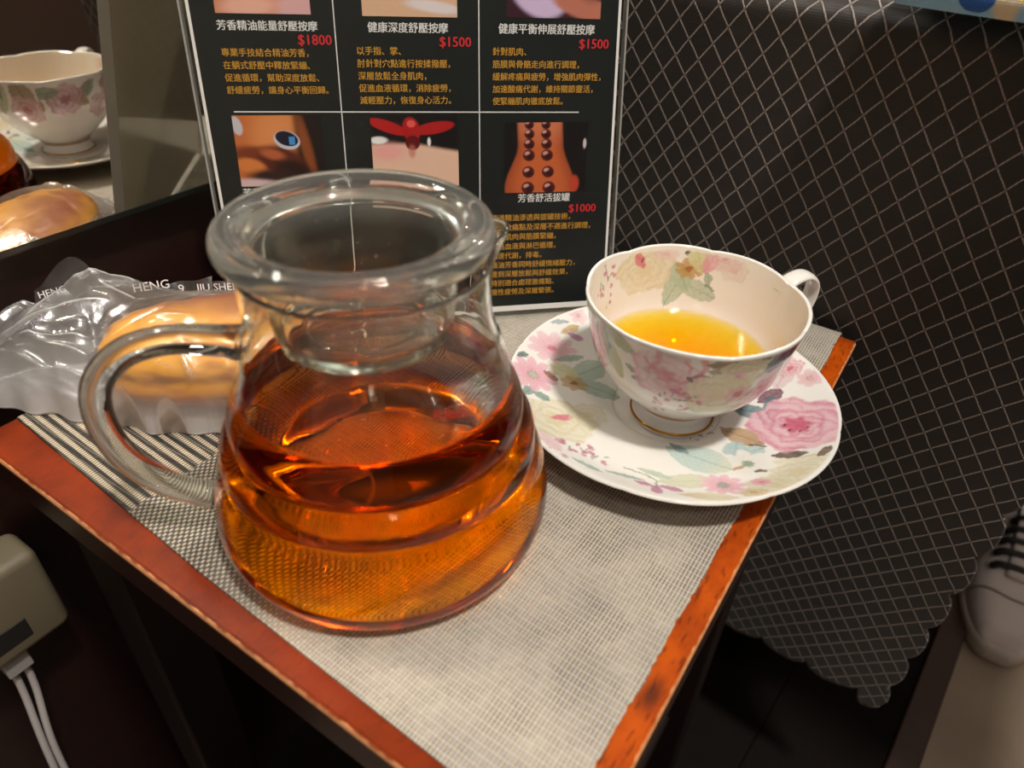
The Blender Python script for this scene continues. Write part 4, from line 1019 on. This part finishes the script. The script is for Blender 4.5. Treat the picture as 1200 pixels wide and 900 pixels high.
# ------------------------------------------------------------------ bread roll in its plastic bag
BR = np.array([-0.1435, 0.2920])
def bread_h(x, y):
    """Height of the roll's upper surface above the mat (0 outside)."""
    ca, sa = math.cos(R_(12)), math.sin(R_(12))
    dx, dy = x - BR[0], y - BR[1]
    u_, v_ = (dx * ca + dy * sa) / 0.0625, (-dx * sa + dy * ca) / 0.0385
    q = np.clip(1 - np.abs(u_) ** 2.6 - np.abs(v_) ** 2.4, 0, 1)
    return 0.0445 * q ** 0.36
def bread():
    n, m = 90, 60; V = []; cols = []
    rd = np.random.RandomState(3)
    for i in range(n):
        la = -PI / 2 + PI * i / (n - 1)
        for j in range(m * 2):
            lo = 2 * PI * j / (m * 2)
            cl = math.copysign(abs(math.cos(la)) ** 0.75, math.cos(la)); sl = math.copysign(abs(math.sin(la)) ** 0.85, math.sin(la))
            x = 0.057 * cl * math.copysign(abs(math.cos(lo)) ** 0.85, math.cos(lo)); y = 0.0335 * cl * math.copysign(abs(math.sin(lo)) ** 0.9, math.sin(lo))
            z = 0.021 * sl
            s = 1 + 0.015 * math.sin(40 * x * 10) * math.cos(31 * y * 10) + 0.02 * math.sin(x * 130 + 1) - 0.05 * math.exp(-((z - 0.002) / 0.004) ** 2)
            z = z * s + 0.0212
            V.append((x * s, y * s, z))
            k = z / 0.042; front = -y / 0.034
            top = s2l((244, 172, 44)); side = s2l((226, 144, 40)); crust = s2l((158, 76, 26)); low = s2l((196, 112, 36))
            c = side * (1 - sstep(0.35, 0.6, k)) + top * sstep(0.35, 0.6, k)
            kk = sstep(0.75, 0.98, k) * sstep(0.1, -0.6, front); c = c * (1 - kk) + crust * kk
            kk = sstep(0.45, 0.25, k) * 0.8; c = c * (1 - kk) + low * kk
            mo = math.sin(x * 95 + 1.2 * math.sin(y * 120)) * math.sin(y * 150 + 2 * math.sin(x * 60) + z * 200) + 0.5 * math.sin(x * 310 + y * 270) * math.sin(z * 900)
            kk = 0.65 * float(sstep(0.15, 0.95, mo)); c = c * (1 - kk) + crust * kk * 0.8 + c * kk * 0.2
            kk = 0.75 * math.exp(-(((x - 0.012) / 0.022) ** 2 + ((y - 0.004) / 0.012) ** 2)) * float(sstep(0.6, 0.9, k)); c = c * (1 - kk) + s2l((150, 74, 34)) * kk
            cols.append(c)
    F = grid_faces(n, m * 2, True)
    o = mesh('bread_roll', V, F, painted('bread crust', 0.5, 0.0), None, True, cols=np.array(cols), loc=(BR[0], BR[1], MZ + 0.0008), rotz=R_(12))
    tag(o, 'golden bread roll inside the clear plastic bag', 'bread')
bread()
def film_mat(name, milk=0.34, col=(236, 233, 230), front=0.0):
    t = NT(name); v = t.obj()
    bp = t.bump(t.noise(v, 240, 3), 0.0006, 0.5)
    tr = t.n('ShaderNodeBsdfTransparent'); tr.inputs[0].default_value = (0.96, 0.96, 0.96, 1)
    df = t.n('ShaderNodeBsdfDiffuse'); df.inputs[0].default_value = rgba(col)
    tl = t.n('ShaderNodeBsdfTranslucent'); tl.inputs[0].default_value = rgba(col)
    gl = t.n('ShaderNodeBsdfGlossy'); gl.inputs['Roughness'].default_value = 0.27
    t.l(bp, gl.inputs['Normal']); t.l(bp, df.inputs['Normal'])
    m0 = t.n('ShaderNodeMixShader'); m0.inputs[0].default_value = 0.5; t.l(df.outputs[0], m0.inputs[1]); t.l(tl.outputs[0], m0.inputs[2])
    n2 = t.sm(t.noise(v, 20, 3), 0.34, 0.70)
    geo = t.n('ShaderNodeNewGeometry'); crease = t.sm(geo.outputs['Pointiness'], 0.508, 0.56)
    low = t.math('SUBTRACT', 1.0, t.sm(t.sep(v)[2], 0.007, 0.026))  # milkier low down: folded film, and front light put into its whiteness
    wgt = t.math('ADD', t.math('MULTIPLY_ADD', n2, milk * 0.55, milk * 0.30), t.math('ADD', t.math('MULTIPLY', crease, 0.5), t.math('MULTIPLY', low, front)), clamp=True)
    m1 = t.n('ShaderNodeMixShader'); t.l(wgt, m1.inputs[0]); t.l(tr.outputs[0], m1.inputs[1]); t.l(m0.outputs[0], m1.inputs[2])
    lw = t.n('ShaderNodeLayerWeight'); lw.inputs[0].default_value = 0.35
    m2 = t.n('ShaderNodeMixShader'); t.l(t.math('MULTIPLY_ADD', lw.outputs['Facing'], 0.30, 0.08), m2.inputs[0]); t.l(m1.outputs[0], m2.inputs[1]); t.l(gl.outputs[0], m2.inputs[2])
    return t.done(m2.outputs[0])
M['film'] = film_mat('plastic film', 0.24, front=0.62)
M['film_flap'] = film_mat('thin flap film', 0.12)
bag = empty('bread_bag', (0, 0, MZ))
tag(bag, 'crumpled clear plastic bag holding a bread roll, left of the glass server', 'bag')
# footprint in world x/y: front and back edge as functions of x
BX = [-0.268, -0.249, -0.207, -0.167, -0.131, -0.100, -0.082]
BF = [0.268, 0.2655, 0.2575, 0.2515, 0.2515, 0.2600, 0.2800]
BB = [0.282, 0.298, 0.318, 0.328, 0.333, 0.338, 0.326]
BZ = [0.010, 0.030, 0.036, 0.030, 0.025, 0.020, 0.010]     # height of the back edge
def bag_mesh():
    rd = random.Random(11)
    nu, nv = 190, 120
    creases = []
    # creases fanning from the gathered left end and from the roll
    for (px_, py_, qx, qy, am, wd) in ((-0.255, 0.272, -0.200, 0.300, 0.0060, 0.0035), (-0.250, 0.276, -0.205, 0.262, 0.0040, 0.0030), (-0.240, 0.284, -0.190, 0.330, 0.0060, 0.0040), (-0.232, 0.277, -0.190, 0.272, 0.0045, 0.0030),
                                      (-0.222, 0.300, -0.195, 0.320, 0.0050, 0.003), (-0.215, 0.268, -0.180, 0.262, 0.003, 0.0025), (-0.205, 0.290, -0.190, 0.265, -0.004, 0.003), (-0.21, 0.31, -0.18, 0.30, 0.004, 0.003),
                                      (-0.160, 0.258, -0.120, 0.254, 0.003, 0.002), (-0.150, 0.262, -0.140, 0.252, 0.003, 0.002), (-0.130, 0.262, -0.118, 0.252, 0.003, 0.002)):
        creases.append((px_, py_, qx, qy, am, wd))
    for k in range(11):                                    # fan from the gathered end
        an = -0.35 + 0.125 * k; l0, l1 = rd.uniform(0.008, 0.02), rd.uniform(0.045, 0.085)
        creases.append((-0.262 + l0 * math.cos(an), 0.274 + l0 * math.sin(an), -0.262 + l1 * math.cos(an + 0.1), 0.274 + l1 * math.sin(an + 0.1), rd.uniform(0.0015, 0.0045) * rd.choice((1, 1, -1)), rd.uniform(0.0016, 0.0032)))
    for k in range(60):
        x = rd.uniform(-0.262, -0.095); y = rd.uniform(0.255, 0.345); an = rd.gauss(0.35, 0.7); ln = rd.uniform(0.01, 0.035)
        creases.append((x, y, x + ln * math.cos(an), y + ln * math.sin(an), rd.choice((-1, 1)) * rd.uniform(0.0010, 0.0032), rd.uniform(0.0014, 0.0035)))
    U, W = np.meshgrid(np.linspace(0, 1, nu), np.linspace(0, 1, nv))
    X = -0.268 + (0.186) * U
    Yf = np.interp(X, BX, BF) + 0.0012 * np.sin(X * 310) + 0.0008 * np.sin(X * 170 + 1); Yb = np.interp(X, BX, BB) + 0.002 * np.sin(X * 120)
    Y = Yf + (Yb - Yf) * W
    zb = np.interp(X, BX, BZ)
    env = 0.0035 + zb * W ** 1.1 * 0.95 + 0.011 * np.sin(PI * np.clip(W, 0, 1)) ** 0.8 * sstep(0.0, 0.25, U) + 0.006 * np.sin(PI * W) ** 0.4
    Z = np.maximum(env, bread_h(X, Y) + 0.0036)
    for (x0, y0, x1, y1, am, wd) in creases:
        vx, vy = x1 - x0, y1 - y0; l2 = vx * vx + vy * vy
        t = np.clip(((X - x0) * vx + (Y - y0) * vy) / l2, 0, 1)
        d = np.hypot(X - x0 - t * vx, Y - y0 - t * vy)
        Z += am * np.exp(-d / wd) * np.sin(PI * np.clip(t * 0.9 + 0.05, 0, 1)) ** 0.5
    edge = sstep(0, 0.05, W)
    Z = 0.0006 + (Z - 0.0006) * (0.15 + 0.85 * edge ** 0.7)
    br = bread_h(X, Y); Z = np.maximum(Z, np.where(br > 0, br + 0.0022, 0.0004))
    top = np.c_[X.ravel(), Y.ravel(), Z.ravel()]
    # underside: on the mat, rising to the back edge
    Zb2 = np.where(W > 0.86, (W - 0.86) / 0.14 * (Z - 0.0004), 0) + 0.0004
    Zb2 = np.minimum(Zb2, Z - 0.0002)
    bot = np.c_[X.ravel(), Y.ravel(), Zb2.ravel()]
    m = nu * nv
    F = grid_faces(nv, nu) + grid_faces(nv, nu, off=m)
    bd = [j for j in range(nu)] + [i * nu + nu - 1 for i in range(1, nv)] + [(nv - 1) * nu + j for j in range(nu - 2, -1, -1)] + [i * nu for i in range(nv - 2, 0, -1)]
    for k in range(len(bd)):
        a, c = bd[k], bd[(k + 1) % len(bd)]; F.append((a, c, c + m, a + m))
    return np.vstack([top, bot]), F
V, F = bag_mesh()
mesh('pouch', V, F, M['film'], bag, True)
# the loose printed flap standing up along the back
def flap():
    n, m = 90, 24; V = []
    for i in range(m):
        s = i / (m - 1)
        for j in range(n):
            x = -0.240 + 0.150 * j / (n - 1)
            yb = np.interp(x, BX, BB) - 0.002; zb = np.interp(x, BX, BZ) * 0.92
            hgt = 0.009 + 0.004 * math.sin(j * 0.14 + 0.6) + (0.012 * math.exp(-((x + 0.222) / 0.010) ** 2))
            z = zb - 0.006 + (hgt + 0.006) * s
            y = yb + 0.006 * s + 0.002 * math.sin(j * 0.5 + s * 2) * s
            lim = (0.3715 + 0.8449 * x) / 0.535 - 0.0005                      # the board behind
            if x > -0.160: lim = min(lim, 0.3364 + 0.2134 * (x + 0.1528) - 0.0075)   # the price list behind
            V.append((x, min(y, lim), z))
    return V, grid_faces(m, n)
V, F = flap()
mesh('flap', V, F, M['film_flap'], bag, True)
ink = plain('white bag print', (226, 222, 224), 0.5); ink2 = plain('violet bag print', (120, 112, 138), 0.5)
def bag_text(s, x, y, z, size, mat, rx, rz, bold=0.05):
    o = text('bag_print', s, 0, 0, size, mat, bold, parent=bag)
    o.location = (x, y, z); o.rotation_euler = (rx, 0, rz); return o
bag_text('HENG', -0.197, 0.3195, 0.0372, 6.5, ink, R_(75), R_(22))
bag_text('9', -0.176, 0.3245, 0.0350, 6.5, ink, R_(75), R_(14))
bag_text('JIU SHENG', -0.167, 0.3265, 0.0352, 5.6, ink, R_(75), R_(9))
bag_text('HENG', -0.236, 0.3040, 0.0400, 4.6, ink, R_(70), R_(40))
bag_text('SHENG', -0.238, 0.2865, 0.0330, 5.0, ink2, R_(32), R_(48))

# ------------------------------------------------------------------ phone charger on the board left of the table
ch = empty('phone_charger', (0, 0, T), TROT)
tag(ch, 'dim cream power adapter plugged into the dark board below the bread bag', 'charger')
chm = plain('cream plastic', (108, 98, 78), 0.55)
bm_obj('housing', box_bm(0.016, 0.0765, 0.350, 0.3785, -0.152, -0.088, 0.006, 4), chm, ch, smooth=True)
box('socket_slot', 0.030, 0.056, 0.3492, 0.3515, -0.140, -0.126, M['black'], ch, 0.0005)
box('plug', 0.036, 0.050, 0.3555, 0.3675, -0.168, -0.1525, plain('grey plug', (150, 148, 146), 0.5), ch, 0.001)
cab = plain('white cable', (178, 172, 170), 0.5)
for k, dx in enumerate((0.040, 0.0465)):
    path = bez([(dx, 0.361, -0.166), (dx - 0.002, 0.360, -0.19), (dx - 0.010 - 0.002 * k, 0.352, -0.24), (dx - 0.018, 0.345, -0.32), (dx - 0.02, 0.34, -0.42), (dx + 0.0, 0.325, -T + 0.010), (dx + 0.05, 0.28, -T + 0.0035), (dx + 0.02, 0.20 - 0.01 * k, -T + 0.0035)], 10)
    V, F = tube(path, 0.0021, 10)
    mesh('cable', V, F, cab, ch, True)

# ------------------------------------------------------------------ white sneakers on the beige floor
def sneaker(name, loc, rot, label, group=None):
    root = empty(name, loc, rot); tag(root, label, 'shoe', group)
    Lh = 0.135
    def half(x):                                            # outline half width, toe at -x
        t_ = (x + Lh) / (2 * Lh)
        return 0.049 * (np.clip(1 - ((t_ - 0.36) / 0.365) ** 2, 0, 1) ** 0.42 if t_ < 0.36 else 1 - 0.28 * sstep(0.36, 0.62, t_)) * (1 if t_ < 0.80 else math.sqrt(max(0, 1 - ((t_ - 0.80) / 0.205) ** 2)))
    def loft(zs, grow, n=64, m=40, dome=None):
        V = []
        xs = -Lh + 2 * Lh * (0.5 - 0.5 * np.cos(np.linspace(0.02, PI - 0.02, n)))
        ring = [(x, half(x)) for x in xs] + [(x, -half(x)) for x in xs[::-1]]
        for z, g in zip(zs, grow):
            for (x, y) in ring:
                V.append((x * g, y * g, z if dome is None else dome(x, z)))
        k = len(ring); F = grid_faces(len(zs), k, True)
        F.append(tuple(range(k))[::-1]); F.append(tuple(range((len(zs) - 1) * k, len(zs) * k)))
        return V, F
    V, F = loft([0.0004, 0.006, 0.020, 0.028, 0.029], [0.97, 1.0, 1.01, 1.0, 0.97])
    mesh('sole', V, F, plain('white rubber', (190, 180, 172), 0.6), root, True)
    # upper: cross sections from toe to heel
    n, m = 70, 30; V = []
    def topz(t_): return np.interp(t_, [0, 0.04, 0.12, 0.25, 0.40, 0.60, 0.72, 0.85, 1.0], [0.030, 0.048, 0.058, 0.068, 0.086, 0.104, 0.108, 0.104, 0.100])
    for i in range(n):
        t_ = i / (n - 1); x = -Lh * 0.97 + 2 * Lh * 0.97 * t_; h = max(half(x) * 0.95, 0.002); tz = topz(t_)
        for j in range(m):
            a = PI * j / (m - 1)
            yy = h * math.copysign(abs(math.cos(a)) ** 0.6, math.cos(a)) * (1 - 0.35 * sstep(0.35, 0.8, t_) * math.sin(a) ** 2)
            V.append((x, yy, 0.027 + (tz - 0.027) * math.sin(a) ** 0.75))
    F = grid_faces(n, m) + [tuple(range(m)), tuple(range((n - 1) * m, n * m))[::-1]]
    mesh('upper', V, F, plain('white leather', (210, 198, 195), 0.55), root, True)
    # seam round the toe cap
    def on_upper(t_, a, lift=0.001):
        x = -Lh * 0.97 + 2 * Lh * 0.97 * t_; h = half(x) * 0.95; tz = topz(t_)
        return np.array([x, h * math.copysign(abs(math.cos(a)) ** 0.6, math.cos(a)) * (1 - 0.35 * sstep(0.35, 0.8, t_) * math.sin(a) ** 2) , 0.027 + (tz - 0.027) * math.sin(a) ** 0.75 + lift])
    V, F = tube([on_upper(0.185 + 0.05 * abs(math.cos(a)), a, 0.0008) for a in np.linspace(0.12, PI - 0.12, 40)], 0.0013, 8)
    mesh('toe_seam', V, F, plain('grey seam', (120, 112, 112), 0.7), root, True)
    tongue = [on_upper(t_, PI / 2, 0.003) for t_ in np.linspace(0.28, 0.70, 14)]
    V, F = tube(tongue, 0.017, 16, 0.25, True, (0, 1, 0)); mesh('tongue', V, F, plain('tongue', (206, 196, 192), 0.7), root, True)
    for k in range(5):
        t_ = 0.32 + 0.066 * k
        V, F = tube([on_upper(t_, a, 0.0065 if abs(a - PI / 2) < 0.5 else 0.003) for a in np.linspace(PI / 2 - 0.62, PI / 2 + 0.62, 16)], 0.0046, 10)
        mesh('lace', V, F, M['black'], root, True)
    V, F = tube([on_upper(t_, 0.35, 0.0012) for t_ in np.linspace(0.42, 0.80, 16)], 0.0035, 8); mesh('side_stripe', V, F, M['black'], root, True)
    return root
sneaker('sneaker', (0.664, 0.626, 0.0002), R_(60), 'white sneaker with black laces on the beige floor beyond the bed cover', None)

for o in bpy.data.objects:
    if o.type == 'MESH' and o.name.split('.')[0] in ('brewed_tea',): o.cycles.is_caustics_caster = True
    if o.name.split('.')[0] in ('placemat', 'tabletop', 'saucer'): o.cycles.is_caustics_receiver = True
